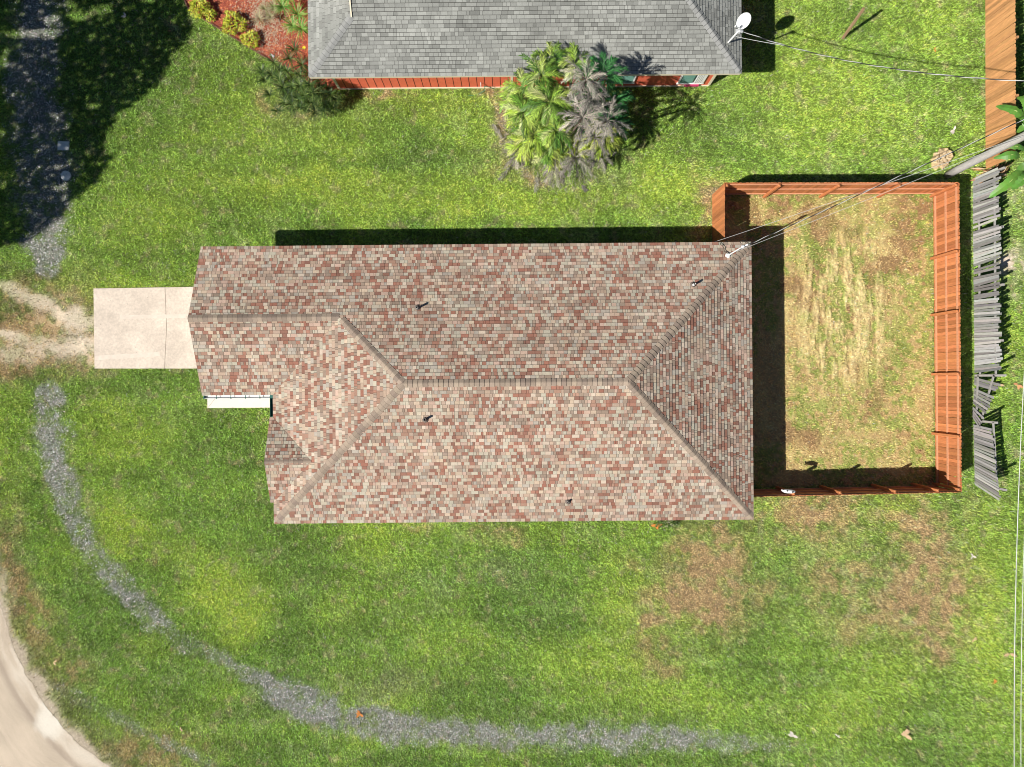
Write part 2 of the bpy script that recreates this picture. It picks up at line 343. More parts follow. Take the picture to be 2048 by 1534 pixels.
# ---------------------------------------------------------------- road, driveway, walk
mb = MB()
rin = [(x, y) for x, y in ROADW]
N = 46
pts = []
for i in range(len(rin) - 1):
    for t in np.linspace(0, 1, 6, endpoint=False): pts.append((rin[i][0] + (rin[i + 1][0] - rin[i][0]) * t, rin[i][1] + (rin[i + 1][1] - rin[i][1]) * t))
pts.append(rin[-1])
pl = np.array(pts); seg = np.hypot(*np.diff(pl, axis=0).T); acc = np.concatenate([[0], np.cumsum(seg)]); tt = np.arange(0, acc[-1], .16)
pl = np.stack([np.interp(tt, acc, pl[:, 0]), np.interp(tt, acc, pl[:, 1])], 1)
for _ in range(30): pl[1:-1] = (pl[:-2] + pl[1:-1] * 2 + pl[2:]) / 4
tg = np.gradient(pl, axis=0); tg /= np.hypot(*tg.T)[:, None]; nm_ = np.stack([tg[:, 1], -tg[:, 0]], 1)
if (nm_[len(nm_) // 2] > 0).any(): nm_ = -nm_
rows = np.concatenate([np.arange(0, 6, .1), [6.5, 7.5, 9, 12, 18]]); nr = len(rows)
jit = (fbm(tt * 2.6, tt * 0, 3, 4, .7) - .5) * .22
off = rows[None, :] + jit[:, None] * np.clip(1 - rows[None, :] / 1.0, 0, 1)
RX = pl[:, None, 0] + nm_[:, None, 0] * off; RY = pl[:, None, 1] + nm_[:, None, 1] * off
rr = np.broadcast_to(rows[None, :], RX.shape); ta = np.broadcast_to(tt[:, None], RX.shape)
k1 = fbm(RX * .9, RY * .9, 7, 4, .6); k2 = fbm(rr * 5, ta * .35, 17, 3, .6); k3 = fbm(rr * 14, ta * .8, 27, 3, .6)
RC = np.array((.45, .375, .29))[None, None] * (.72 + .28 * k1 + .22 * k2 + .18 * k3)[..., None]
e_ = (np.exp(-((rr - .25) / .5) ** 2) * ss(.42, .66, k1 * .5 + k3 * .6))[..., None]; RC = RC * (1 - e_ * .65) + np.array((.60, .54, .45)) * e_ * .65
dk_ = (np.exp(-((rr - .85) / .16) ** 2) * ss(.42, .56, fbm(rr * 2, ta * .5, 37, 3)))[..., None] * .55; RC = RC * (1 - dk_) + np.array((.24, .19, .15)) * dk_
pq = np.hypot((RX - (104 - 1024) * K) * 1.0, RY - (767 - 1440) * K) + (fbm(RX * 3, RY * 3, 47, 3, .7) - .5) * .7
w_ = ss(.95, .45, pq)[..., None]; RC = RC * (1 - w_) + np.array((.64, .59, .50)) * w_
RV = np.stack([RX, RY, np.full(RX.shape, .008)], -1).reshape(-1, 3); ni = len(tt)
iq = (np.arange(ni - 1)[:, None] * nr + np.arange(nr - 1)[None]).ravel(); RF = np.stack([iq, iq + 1, iq + nr + 1, iq + nr], 1)
tag(np_mesh('road', RV, RF, np.clip(RC.reshape(-1, 3), 0, .9), M['road']), kind='structure')

def slab(name, corners, z0, z1, m, parent=None):
    mb = MB(); n = len(corners)
    mb.poly([(x, y, z1) for x, y in corners])
    for i in range(n):
        a, b = corners[i], corners[(i + 1) % n]; mb.poly([(a[0], a[1], z0), (b[0], b[1], z0), (b[0], b[1], z1), (a[0], a[1], z1)])
    return mb.build(name, m, parent)
d0 = [P(x, y, .06) for x, y in ((189, 737), (395, 736), (430, 737), (430, 573), (385, 573), (187, 577))]
drv = slab('driveway', [(p.x, p.y) for p in (d0[0], d0[2], d0[3], d0[5])], -.05, .06, M['concrete']); tag(drv, kind='structure')
mb = MB()
for a, b in (((330, 575), (333, 655)), ((333, 655), (329, 737))):
    mb.beam(P(*a, .0615), P(*b, .0615), .022, .003)
for i in range(14):
    x, y = random.uniform(195, 380), random.uniform(585, 730); p = P(x, y, .0615)
    mb.beam(p, p + Vector((random.uniform(-.06, .06), random.uniform(-.06, .06), 0)), .012, .002)
o = mb.build('driveway_joint', M['joint'], drv)
mb = MB()
p = P(190, 716, .0625); q = P(320, 708, .0625); mb.beam(p, q, .19, .003); 
p = P(240, 634, .0625); q = P(372, 632, .0625); mb.beam(p, q, .16, .003)
mb.build('cement_patch', mat('cement_patch', (.635, .55, .465), rough=.9, nscale=5, namp=.10), drv)
walk = slab('walkway', [(-13.28, -1.07), (-9.2, -1.04), (-9.2, .0), (-13.28, -.03)], -.05, .07, M['whiteconcrete']); tag(walk, kind='structure')
mb = MB(); mb.beam((-13.24, -1.04, .0715), (-12.95, -.66, .0715), .014, .003); mb.build('walkway_joint', M['joint'], walk)

# ---------------------------------------------------------------- roofs
def clip(poly, a, b, keep_left=True):
    """Sutherland-Hodgman against the line a->b (keep the left side)"""
    out = []
    def sd(p): return (b[0] - a[0]) * (p[1] - a[1]) - (b[1] - a[1]) * (p[0] - a[0])
    for i in range(len(poly)):
        p, q = poly[i], poly[(i + 1) % len(poly)]; sp, sq = sd(p), sd(q)
        if sp >= 0: out.append(p)
        if (sp >= 0) != (sq >= 0):
            t = sp / (sp - sq); out.append((p[0] + (q[0] - p[0]) * t, p[1] + (q[1] - p[1]) * t))
    return out
def area(p): return sum(p[i][0] * p[(i + 1) % len(p)][1] - p[(i + 1) % len(p)][0] * p[i][1] for i in range(len(p))) / 2
def shingles(mb, e0, e1, polys, palette, course=.143, th=.016, wmin=.07, wmax=.20, gap=.010, lift=0):
    """e0,e1: eave edge (up-slope is to the left of e0->e1 seen from above); polys: list of convex 3D polygons in one plane"""
    e0 = Vector(e0); e1 = Vector(e1); u = (e1 - e0).normalized()
    allp = [Vector(p) for pl in polys for p in pl]
    far = max(allp, key=lambda p: ((p - e0) - u * (p - e0).dot(u)).length)
    v = ((far - e0) - u * (far - e0).dot(u)).normalized(); n = u.cross(v).normalized()
    if n.z < 0: n = -n
    P2 = []
    for pl in polys:
        q = [((Vector(p) - e0).dot(u), (Vector(p) - e0).dot(v)) for p in pl]
        if area(q) < 0: q = q[::-1]
        P2.append(q)
        mb.poly([e0 + u * a + v * b + n * (lift - .002) for a, b in q], (.03, .028, .025), 0)
    us = [a for q in P2 for a, b in q]; vs = [b for q in P2 for a, b in q]
    umin, umax, vmax = min(us), max(us), max(vs)
    k = 0
    while k * course < vmax:
        cb = random.uniform(.93, 1.07)
        v0 = k * course; v1 = v0 + course - .015; x = umin - random.uniform(0, .3)
        while x < umax:
            wd = random.uniform(wmin, wmax) if random.random() < .8 else random.uniform(wmax, wmax * 1.5)
            c = tuple(q_ * cb for q_ in palette(e0 + u * (x + wd / 2) + v * v0)); t0 = th + random.choice((0, .006)) 
            piece = [(x, v0), (x + wd - gap, v0), (x + wd - gap, v1), (x, v1)]
            for q in P2:
                r = piece
                for i in range(len(q)):
                    r = clip(r, q[i], q[(i + 1) % len(q)])
                    if len(r) < 3: break
                if len(r) < 3 or abs(area(r)) < 1e-5: continue
                def hh(b): return lift + t0 * (1 - (b - v0) / (v1 - v0)) + .001
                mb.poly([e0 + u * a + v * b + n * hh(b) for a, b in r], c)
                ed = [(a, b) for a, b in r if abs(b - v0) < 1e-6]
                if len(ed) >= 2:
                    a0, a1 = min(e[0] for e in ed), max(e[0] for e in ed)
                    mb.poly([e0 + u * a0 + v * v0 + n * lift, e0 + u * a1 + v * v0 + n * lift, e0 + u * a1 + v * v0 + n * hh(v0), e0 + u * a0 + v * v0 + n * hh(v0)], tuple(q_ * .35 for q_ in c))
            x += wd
        k += 1
def caps(mb, a, b, nl, nr_, pal, half=.15, step=.19, dk=.62, th=.014, lift=.012):
    """folded cap shingles laid from a (low end) to b (high end) over planes with normals nl, nr_"""
    a = Vector(a); b = Vector(b); d = (b - a).normalized()
    if abs(d.z) > .05: a = a + d * .13
    d = (b - a); L = d.length; d.normalize(); nl = Vector(nl).normalized(); nr_ = Vector(nr_).normalized()
    sl = nl.cross(d); sl = sl if sl.z < 0 or abs(sl.z) < 1e-4 else -sl
    sr = nr_.cross(d); sr = sr if sr.z < 0 or abs(sr.z) < 1e-4 else -sr
    up = (nl + nr_).normalized(); k = 0
    while k * step < L:
        t0 = k * step; t1 = min(t0 + step + .03, L); c = pal()
        hw = half * random.uniform(.96, 1.04)
        def ring(t, h): 
            p = a + d * t
            return [p + sl * hw + nl * (h), p + sl * hw * .22 + nl * (h + .012), p + up * (h + .012), p + sr * hw * .22 + nr_ * (h + .012), p + sr * hw + nr_ * (h)]
        r0 = ring(t0, lift + th); r1 = ring(t1, lift)
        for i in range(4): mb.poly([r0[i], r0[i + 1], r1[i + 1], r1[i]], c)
        if t1 < L - .02:  # thin dark strip paints the step's shadow line and joint dirt onto the cap
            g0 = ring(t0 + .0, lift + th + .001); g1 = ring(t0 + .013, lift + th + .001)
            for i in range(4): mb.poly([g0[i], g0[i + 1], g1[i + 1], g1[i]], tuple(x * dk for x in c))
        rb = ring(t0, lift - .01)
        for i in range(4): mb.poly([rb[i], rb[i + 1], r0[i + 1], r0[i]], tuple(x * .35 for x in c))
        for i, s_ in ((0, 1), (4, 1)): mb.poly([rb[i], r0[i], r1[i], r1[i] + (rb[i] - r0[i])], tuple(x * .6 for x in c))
        k += 1
def pal_main(p):
    k = float(fbm(np.array([(p.x * .86 + p.y * .5) * 1.9]), np.array([(p.y * .86 - p.x * .5) * 7.0]), 13, 3, .85)[0])
    r = random.random(); red = .11 + .36 * max(0, min(1, (k - .38) * 3.4))
    if r < red: c = random.choice([(.29, .135, .095), (.31, .16, .115), (.25, .13, .095), (.33, .20, .145)])
    else: c = random.choice([(.43, .375, .29), (.41, .37, .29), (.46, .36, .265), (.40, .295, .22), (.37, .275, .21), (.37, .325, .27), (.49, .40, .315), (.45, .32, .25), (.30, .23, .18), (.28, .21, .16)])
    return vary(c, .09)
def pal_cap():
    return vary(random.choice([(.31, .245, .19), (.28, .22, .17), (.34, .27, .205), (.25, .195, .155)]), .09)
def pal_grey(p):
    k = float(fbm(np.array([p.x * .5]), np.array([p.y * .5]), 23, 3, .6)[0])
    b = random.choice([.25, .27, .30, .23, .26, .20, .31]) * (.82 + .36 * k)
    return (b * 1.0, b * 1.02, b * .94)
def pal_gcap():
    b = random.uniform(.25, .29); return (b, b * 1.01, b * .97)

TH = R(.5); ZE = 2.5; PT = .4
house = empty('house', (0, 0, 0), TH, 'long tan and brick-red shingled house with attached garage beside the concrete driveway', 'house')
Nn, Ss, Ww, Ee, GW, GS = 5.60, -5.54, -9.60, 9.65, -12.45, -.37
yr = (Nn + Ss) / 2; hf = (Nn - Ss) / 2; ZR = ZE + PT * hf; RW = (Ww + hf, yr, ZR); RE = (4.30, yr, ZR)
yg = (Nn + GS) / 2; hg = (Nn - GS) / 2; ZG = ZE + PT * hg; J = (Ww + hg, yg, ZG); GR = (GW, yg, ZG)
NE = (Ee, Nn, ZE); SE = (Ee, Ss, ZE); SW = (Ww, Ss, ZE); IC = (Ww, GS, ZE); GSW = (GW, GS, ZE); GNW = (GW, Nn, ZE)
ys, hs = -2.98, 1.70; ZS = ZE + PT * hs; FX = -9.74
mb = MB()
shingles(mb, NE, GNW, [[GNW, (J[0], Nn, ZE), J, GR], [(J[0], Nn, ZE), NE, RE, RW, J]], pal_main)
shingles(mb, GSW, IC, [[GSW, IC, J, GR]], pal_main)
shingles(mb, IC, SW, [[IC, J, RW, SW]], pal_main)
shingles(mb, SW, SE, [[SW, SE, RE, RW]], pal_main)
shingles(mb, SE, NE, [[SE, NE, RE]], pal_main)
ap = (Ww + hs, ys, ZS); fr = (FX, ys, ZS)
shingles(mb, (Ww, ys + hs, ZE), (FX, ys + hs, ZE), [[(FX, ys + hs, ZE), (Ww, ys + hs, ZE), ap, fr]], pal_main, lift=.012)
shingles(mb, (FX, ys - hs, ZE), (Ww, ys - hs, ZE), [[(FX, ys - hs, ZE), (Ww, ys - hs, ZE), ap, fr]], pal_main, lift=.012)
part(mb, 'roof', M['shingle'], house)
mb = MB(); pn = (0, PT, 1); psn = (0, -PT, 1); pw = (-PT, 0, 1); pe = (PT * 1.04, 0, 1)
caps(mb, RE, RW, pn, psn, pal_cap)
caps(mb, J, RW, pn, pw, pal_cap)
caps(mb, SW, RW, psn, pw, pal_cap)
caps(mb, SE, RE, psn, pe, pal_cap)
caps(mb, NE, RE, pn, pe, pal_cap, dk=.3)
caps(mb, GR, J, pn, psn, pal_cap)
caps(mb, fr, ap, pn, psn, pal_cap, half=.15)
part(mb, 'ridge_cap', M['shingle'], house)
# fascia, soffit, walls
def ring_boards(mb, pts, z0, z1, t=.03):
    for i in range(len(pts) - 1):
        a, b = pts[i], pts[i + 1]; mb.beam((a[0], a[1], (z0 + z1) / 2), (b[0], b[1], (z0 + z1) / 2), t, z1 - z0)
def inset_walls(mb, pts, z0, z1):
    for i in range(len(pts)):
        a, b = pts[i], pts[(i + 1) % len(pts)]; mb.poly([(a[0], a[1], z0), (b[0], b[1], z0), (b[0], b[1], z1), (a[0], a[1], z1)])
mb = MB(); t = .03
ring_boards(mb, [(GW + t, GS + t), (Ww + t, GS + t), (Ww + t, Ss + t), (Ee - t, Ss + t), (Ee - t, Nn - t), (GW + t, Nn - t)], ZE - .17, ZE - .015)
for s_ in (GS + t, Nn - t): mb.beam((GW + t, s_, ZE - .09), (GW + t, yg, ZG - .09), .03, .15)
for s_ in (ys - hs + t, ys + hs - t): mb.beam((FX + t, s_, ZE - .09), (FX + t, ys, ZS - .09), .03, .15)
part(mb, 'fascia', M['white'], house)
mb = MB(); zs = ZE - .172
mb.poly([(GW + .04, GS + .04, zs), (Ww + .04, GS + .04, zs), (Ww + .04, Nn - .04, zs), (GW + .04, Nn - .04, zs)])
mb.poly([(Ww + .04, Ss + .04, zs - .003), (Ee - .04, Ss + .04, zs - .003), (Ee - .04, Nn - .04, zs - .003), (Ww + .04, Nn - .04, zs - .003)])
part(mb, 'soffit', M['white'], house)
wl = .45; mb = MB()
WP = [(GW + wl, GS + wl), (Ww + wl, GS + wl), (Ww + wl, Ss + wl), (Ee - wl, Ss + wl), (Ee - wl, Nn - wl), (GW + wl, Nn - wl)]
inset_walls(mb, WP, 0, ZE - .17)
mb.poly([(GW + .12, GS + .1, ZE - .1), (GW + .12, Nn - .1, ZE - .1), (GW + .12, yg, ZG - .14)])
mb.poly([(FX + .1, ys - hs + .1, ZE - .1), (FX + .1, ys + hs - .1, ZE - .1), (FX + .1, ys, ZS - .14)])
part(mb, 'wall', M['stucco'], house)
def door(name, parent, x0, x1, y0, y1, z0, z1, m, frame=None):
    mb = MB(); mb.box(x0, x1, y0, y1, z0, z1); o = part(mb, name, m, parent); return o
gx0 = GW + wl
o = door('garage_door', house, gx0 - .05, gx0, 1.0, 4.0, .02, 2.15, M['white'])
mb = MB()
for z in (.55, 1.08, 1.61): mb.box(gx0 - .056, gx0 - .05, 1.02, 3.98, z - .012, z + .012)
part(mb, 'panel_line', M['joint'], o)
o = door('front_door', house, Ww + wl - .04, Ww + wl, -1.15, -.25, .05, 2.1, M['green'])
mb = MB(); mb.box(Ww + wl - .08, Ww + wl - .04, -1.08, -1.02, 1.0, 1.1); part(mb, 'handle', M['steel'], o)
def window(parent, axis_, at, c, z0, z1, wd, sgn):
    mb = MB(); g = MB(); f = .06
    def bx(m_, a0, a1, q0, q1, d0, d1):
        lo, hi = sorted((at + sgn * d0, at + sgn * d1))
        if axis_ == 'x': m_.box(lo, hi, a0, a1, q0, q1)
        else: m_.box(a0, a1, lo, hi, q0, q1)
    for a0, a1, q0, q1 in ((c - wd / 2, c + wd / 2, z1 - f, z1), (c - wd / 2, c + wd / 2, z0, z0 + f), (c - wd / 2, c - wd / 2 + f, z0 + f, z1 - f), (c + wd / 2 - f, c + wd / 2, z0 + f, z1 - f), (c - wd / 2 + f, c + wd / 2 - f, (z0 + z1) / 2 - .02, (z0 + z1) / 2 + .02)):
        bx(mb, a0, a1, q0, q1, .003, .05)
    bx(g, c - wd / 2 + f, c + wd / 2 - f, z0 + f, z1 - f, .001, .02)
    o = part(mb, 'window', M['white'], parent); part(g, 'pane', M['glass'], o)
for c in (-6, -1, 4, 7.5): window(house, 'y', Ss + wl, c, .9, 2.1, 1.3, -1)
for c in (-5, 0, 3.5): window(house, 'y', Nn - wl, c, .9, 2.1, 1.2, 1)
for c in (-3, 2.5): window(house, 'x', Ee - wl, c, .9, 2.1, 1.3, 1)
window(house, 'x', Ww + wl, -3, .8, 2.1, 1.8, -1)
# gutters
def gutter(mb, a, b, wd=.13, hd=.11, inner=0, out=(0, -1)):
    a = Vector(a); b = Vector(b); o_ = Vector((out[0], out[1], 0))
    for q0, q1, z0, z1 in ((.0, .012, 0, hd), (wd - .012, wd, -.0, hd), (0, wd, -.012, 0)):
        p = [a + o_ * q0 + Vector((0, 0, z0)), b + o_ * q0 + Vector((0, 0, z0)), b + o_ * q1 + Vector((0, 0, z0)), a + o_ * q1 + Vector((0, 0, z0))]
        q = [x + Vector((0, 0, z1 - z0)) for x in p]
        mb.mesh(p + q, ((0, 3, 2, 1), (4, 5, 6, 7), (0, 1, 5, 4), (1, 2, 6, 5), (2, 3, 7, 6), (3, 0, 4, 7)))
mb = MB(); gutter(mb, (GW + .08, GS - .002, ZE - .13), (Ww - .13, GS - .002, ZE - .13)); g1 = part(mb, 'gutter', M['white'], house, 'white gutter under the garage roof edge')
mb = MB()
for x in np.linspace(GW + .55, Ww - .55, 4): mb.box(x, x + .03, GS - .15, GS + .0, ZE - .018, ZE + .0)
mb.box(GW + .09, Ww - .15, GS - .135, GS - .128, ZE - .14, ZE - .022); mb.box(GW + .04, GW + .078, GS - .14, GS, ZE - .15, ZE - .01)
part(mb, 'gutter_bracket', M['green'], g1)
mb = MB(); mb.tube([(GW + .16, GS - .07, ZE - .12), (GW + .16, GS - .07, ZE - .35), (GW + .16, GS + .40, ZE - .7), (GW + .16, GS + .40, .1)], .04); part(mb, 'downspout', M['white'], g1)
mb = MB(); gutter(mb, (Ww - .002, ys + hs + .02, ZE - .13), (Ww - .002, GS + .0, ZE - .13), .14, .11, out=(-1, 0))
mb.box(Ww - .14, Ww - .004, GS - .14, GS - .002, ZE - .14, ZE - .02)
part(mb, 'gutter', M['green'], house, 'short dark green gutter over the front door corner')
# plumbing vents
for px, py, z, c_ in ((834, 615, 3.75, 'W'), (1388, 569, 3.4, 'W'), (850, 839, 4.3, 'S'), (1136, 1003, 2.9, 'S')):
    pz = P(px, py, z); lx, ly = pz.x * math.cos(TH) + pz.y * math.sin(TH), pz.y * math.cos(TH) - pz.x * math.sin(TH)
    zr = ZE + PT * ((Nn - ly) if c_ == 'W' else (ly - Ss))
    hgt = .34 if py != 1003 else .2
    mb = MB(); mb.tube([(lx, ly, zr - .05), (lx, ly, zr + hgt)], .045, 10, cap=False); mb.tube([(lx, ly, zr + hgt), (lx, ly, zr - .05)], .036, 10, cap=False)
    o = part(mb, 'vent_pipe', M['white'], house)
    mb = MB(); mb.tube([(lx, ly, zr), (lx, ly, zr + .09)], [.13, .06], 10, cap=False)
    mb.box(lx - .15, lx + .15, ly - .15, ly + .15, -.004, .004, M4=None) if False else None
    part(mb, 'flashing', M['groove2'], o)

# ---------------------------------------------------------------- neighbour's house
nh = empty('house', (0, 0, 0), TH, 'grey shingled house with orange-red siding behind the palm clump', 'house')
NS, NW_, NEe, NN = 12.37, -8.06, 9.33, 21.8; P5 = .5; yr2 = (NS + NN) / 2; hf2 = (NN - NS) / 2; ZR2 = ZE + P5 * hf2
gxx = -6.10; gi = gxx - NW_; zg2 = ZE + P5 * gi
mb = MB()
A = (NW_, NS, ZE); B = (NEe, NS, ZE); Cc = (NEe, NN, ZE); Dd = (NW_, NN, ZE); R2E = (NEe - hf2, yr2, ZR2); R2W = (gxx, yr2, ZR2)
kw = dict(course=.145, wmin=.11, wmax=.27, gap=.009)
shingles(mb, A, B, [[(gxx, NS, ZE), B, R2E, R2W], [A, (gxx, NS, ZE), (gxx, NS + gi, zg2)]], pal_grey, **kw)
shingles(mb, Cc, Dd, [[(gxx, NN, ZE), Cc, R2E, R2W], [Dd, (gxx, NN, ZE), (gxx, NN - gi, zg2)]], pal_grey, **kw)
shingles(mb, B, Cc, [[B, Cc, R2E]], pal_grey, **kw)
shingles(mb, Dd, A, [[A, (gxx, NS + gi, zg2), (gxx, NN - gi, zg2), Dd]], pal_grey, **kw)
part(mb, 'roof', M['shingle'], nh)
mb = MB()
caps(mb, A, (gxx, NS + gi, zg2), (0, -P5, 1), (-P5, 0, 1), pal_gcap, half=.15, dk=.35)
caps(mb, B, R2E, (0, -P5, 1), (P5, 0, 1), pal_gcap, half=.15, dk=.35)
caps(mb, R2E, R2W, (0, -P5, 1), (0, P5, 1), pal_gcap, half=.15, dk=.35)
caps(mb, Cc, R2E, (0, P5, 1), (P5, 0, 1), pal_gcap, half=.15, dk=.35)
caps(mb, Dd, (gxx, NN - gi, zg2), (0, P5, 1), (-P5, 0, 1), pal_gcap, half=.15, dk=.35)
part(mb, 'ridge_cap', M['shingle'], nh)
mb = MB(); mb.poly([(gxx + .05, NS + gi, zg2 - .03), (gxx + .05, NN - gi, zg2 - .03), (gxx + .05, yr2, ZR2 - .05)])
part(mb, 'gable_panel', M['red'], nh)
mb = MB()
mb.beam((gxx, NS + gi - .05, zg2 - .03), (gxx, yr2, ZR2 - .03), .05, .12); mb.beam((gxx, NN - gi + .05, zg2 - .03), (gxx, yr2, ZR2 - .03), .05, .12)
ring_boards(mb, [(NW_ + t, NS + t), (NEe - t, NS + t), (NEe - t, NN - t), (NW_ + t, NN - t), (NW_ + t, NS + t)], ZE - .16, ZE - .012)
part(mb, 'fascia', M['cream'], nh)
mb = MB(); mb.poly([(NW_ + .04, NS + .04, ZE - .16), (NEe - .04, NS + .04, ZE - .16), (NEe - .04, NN - .04, ZE - .16), (NW_ + .04, NN - .04, ZE - .16)]); part(mb, 'soffit', M['white'], nh)
wx0, wx1, wy0, wy1 = -7.42, 8.68, 12.93, NN - .55
mb = MB(); inset_walls(mb, [(wx0, wy0), (wx1, wy0), (wx1, wy1), (wx0, wy1)], 0, ZE - .16)
x = wx0 + .33
while x < wx1 - .1:
    if x < 1.0: mb.box(x - .012, x + .012, wy0 - .004, wy0 - .001, .12, ZE - .17, m=1)
    x += .335
y = wy0 + .3
while y < wy1: mb.box(wx1 + .001, wx1 + .004, y - .012, y + .012, .12, ZE - .17, m=1); mb.box(wx0 - .004, wx0 - .001, y - .012, y + .012, .12, ZE - .17, m=1); y += .335
part(mb, 'wall', [M['red'], M['groove']], nh)
mb = MB()
def trim(nm, *b):
    mb = MB(); mb.box(*b); part(mb, nm, M['cream'], nh)
for x in (wx0, wx1):
    trim('corner_trim', x - .06, x + .06, wy0 - .012, wy0 + .06, .1, ZE - .17); trim('corner_trim', x - .06, x + .06, wy1 - .06, wy1 + .012, .1, ZE - .17)
trim('base_board', wx0 - .02, wx1 + .02, wy0 - .03, wy0, .0, .1); trim('wall_batten', .05, .16, wy0 - .012, wy0, .1, ZE - .17)
def shutter_window(x0, x1, z0, z1, left_shutter=False):
    mb = MB(); f = .06; y0 = wy0
    for a0, a1, q0, q1 in ((x0, x1, z1 - f, z1), (x0 - .03, x1 + .03, z0 - .04, z0 + .03), (x0, x0 + f, z0 + .03, z1 - f), (x1 - f, x1, z0 + .03, z1 - f)): mb.box(a0, a1, y0 - .06, y0 - .002, q0, q1)
    o = part(mb, 'window', M['white'], nh)
    mb = MB(); xm = x1 - (x1 - x0) * (.38 if left_shutter else 0)
    mb.box(x0 + f, xm - f, y0 - .035, y0 - .004, z0 + .03, z1 - f)
    z = z0 + .08
    while z < z1 - f - .03: mb.box(x0 + f + .02, xm - f - .02, y0 - .045, y0 - .036, z, z + .03); z += .06
    part(mb, 'shutter', M['shutter'], o)
    if left_shutter:
        mb = MB(); mb.box(xm - f + .01, x1 - f, y0 - .02, y0 - .004, z0 + .03, z1 - f); part(mb, 'pane', M['glass'], o)
        mb = MB()
        for k in range(5):
            xx = xm + .02 + k * (x1 - xm - .1) / 4.5; mb.box(xx, xx + .045, y0 - .055, y0 - .021, z0 + .03, z1 - f)
        part(mb, 'security_bar', M['white'], o)
shutter_window(4.15, 5.35, .45, 1.95); shutter_window(7.25, 8.35, .35, 1.95, True)
mb = MB(); mb.box(7.6, 8.2, wy0 - .10, wy0 - .004, .16, .30); part(mb, 'meter_box', M['magenta'], nh)
mb = MB(); hx = P(967, 172, .5).x
mb.tube([(hx, wy0, .55), (hx, wy0 - .12, .55), (hx, wy0 - .14, .45)], .02); part(mb, 'hose_tap', M['steel'], nh)
hose = MB()
hose.tube([(hx + .02, wy0 - .14, .46), (hx + .05, wy0 - .2, .2), (hx - .15, wy0 - .25, .03), (hx - .4, wy0 - .33, .02), (hx - .7, wy0 - .36, .02)], .012)
hose.tube([(hx + .02, wy0 - .14, .46), (hx + .25, wy0 - .12, .35), (hx + .5, wy0 - .1, .06)], .014)
tag(hose.build('garden_hose', M['rubberhose']), 'green garden hose hanging from the tap on the orange-red wall', 'hose')

# ---------------------------------------------------------------- fences
CED = (.47, .175, .068); GREY = (.33, .325, .31)
def pickets(mb, a, b, h, side, base=CED, wd=.14, th=.018, va=.30, jitter=.015, skip=(), lean=None, hfun=None, dog=True, z0=.03, gap=.006):
    a = Vector((a[0], a[1], 0)); b = Vector((b[0], b[1], 0)); d = b - a; L = d.length; d.normalize(); s_ = Vector((-d.y, d.x, 0)) * side
    n = int(L / (wd + .004)); pit = L / n
    for i in range(n):
        t = (i + .5) * pit
        if any(q0 <= t <= q1 for q0, q1 in skip): continue
        hh = (hfun(t) if hfun else h) + random.uniform(-jitter, jitter)
        c = vary(base, va); w2 = (pit - gap * random.uniform(.5, 1.6)) / 2
        lx = lean(t) if lean else (0, 0)          # (along, outward) shift of the top in metres
        lx = (lx[0] + random.uniform(-jitter, jitter) * .6, lx[1] + random.uniform(-jitter, jitter) * .5)
        def pt(u, z, o_): return a + d * (t + u + lx[0] * z / hh) + s_ * (o_ + lx[1] * z / hh) + Vector((0, 0, z))
        dg = .035 if dog else 0
        prof = [(-w2, z0), (w2, z0), (w2, hh - dg), (w2 - dg, hh), (-w2 + dg, hh), (-w2, hh - dg)] if dog else [(-w2, z0), (w2, z0), (w2, hh), (-w2, hh)]
        f = [pt(u, z, 0) for u, z in prof]; g = [pt(u, z, th) for u, z in prof]; k = len(prof)
        mb.mesh(f + g, [tuple(range(k - 1, -1, -1)), tuple(range(k, 2 * k))] + [(i2, (i2 + 1) % k, (i2 + 1) % k + k, i2 + k) for i2 in range(k)], c)
fence = empty('wood_fence', (18.4, 8.3, 0), 0, 'new orange-brown cedar privacy fence enclosing the dry back yard', 'fence')
def w2l(v, o=fence): return (v[0] - o.location.x, v[1] - o.location.y) 
cA = P(1450, 366, 1.83); cB = P(1918, 365, 1.83); cC = P(1923, 984, 1.83); cD = P(1500, 994, 1.83); cE = (P(1450, 470, 1.83).x, 5.12)
cD = Vector((9.2, cD.y, 0))
segs = [(cE, cA, 1), (cA, cB, 1), (cB, cC, 1), (cC, cD, 1)]
for a, b, sd_ in segs:
    mb = MB(); pickets(mb, w2l(a), w2l(b), 1.83, sd_); part(mb, 'picket_panel', M['wood'], fence)
    A_ = Vector((*w2l(a), 0)); B_ = Vector((*w2l(b), 0)); d = (B_ - A_).normalized(); inn = Vector((d.y, -d.x, 0))
    for z in (.22, .95, 1.68):
        m2 = MB(); q = inn * .022 + Vector((0, 0, z)); m2.beam(A_ + q + d * .05, B_ + q - d * .05, .038, .085, vary((.56, .27, .15), .06)); part(m2, 'rail', M['wood'], fence)
def post(x, y, h=1.86, c=CED, s=.10):
    m2 = MB(); lx, ly = w2l((x, y)); cc = vary(c, .1)
    m2.box(lx - s / 2, lx + s / 2, ly - s / 2, ly + s / 2, 0, h - .03, cc); m2.mesh([(lx - s / 2, ly - s / 2, h - .03), (lx + s / 2, ly - s / 2, h - .03), (lx + s / 2, ly + s / 2, h - .03), (lx - s / 2, ly + s / 2, h - .03), (lx, ly, h)], ((0, 1, 4), (1, 2, 4), (2, 3, 4), (3, 0, 4)), cc)
    part(m2, 'post', M['wood'], fence)
xe = cB.x - .10
for yy in (5.45, 2.98, .40, -2.18): post(xe + (cC.x - cB.x) * (8.3 - yy) / 13, yy)
for xx in (11.0, 13.45, 15.95): post(xx, cA.y - .10)
for xx in (11.55, 13.45, 15.7, 17.45): post(xx, cC.y + .10 + (cD.y - cC.y) * (18.4 - xx) / 9, 1.95)
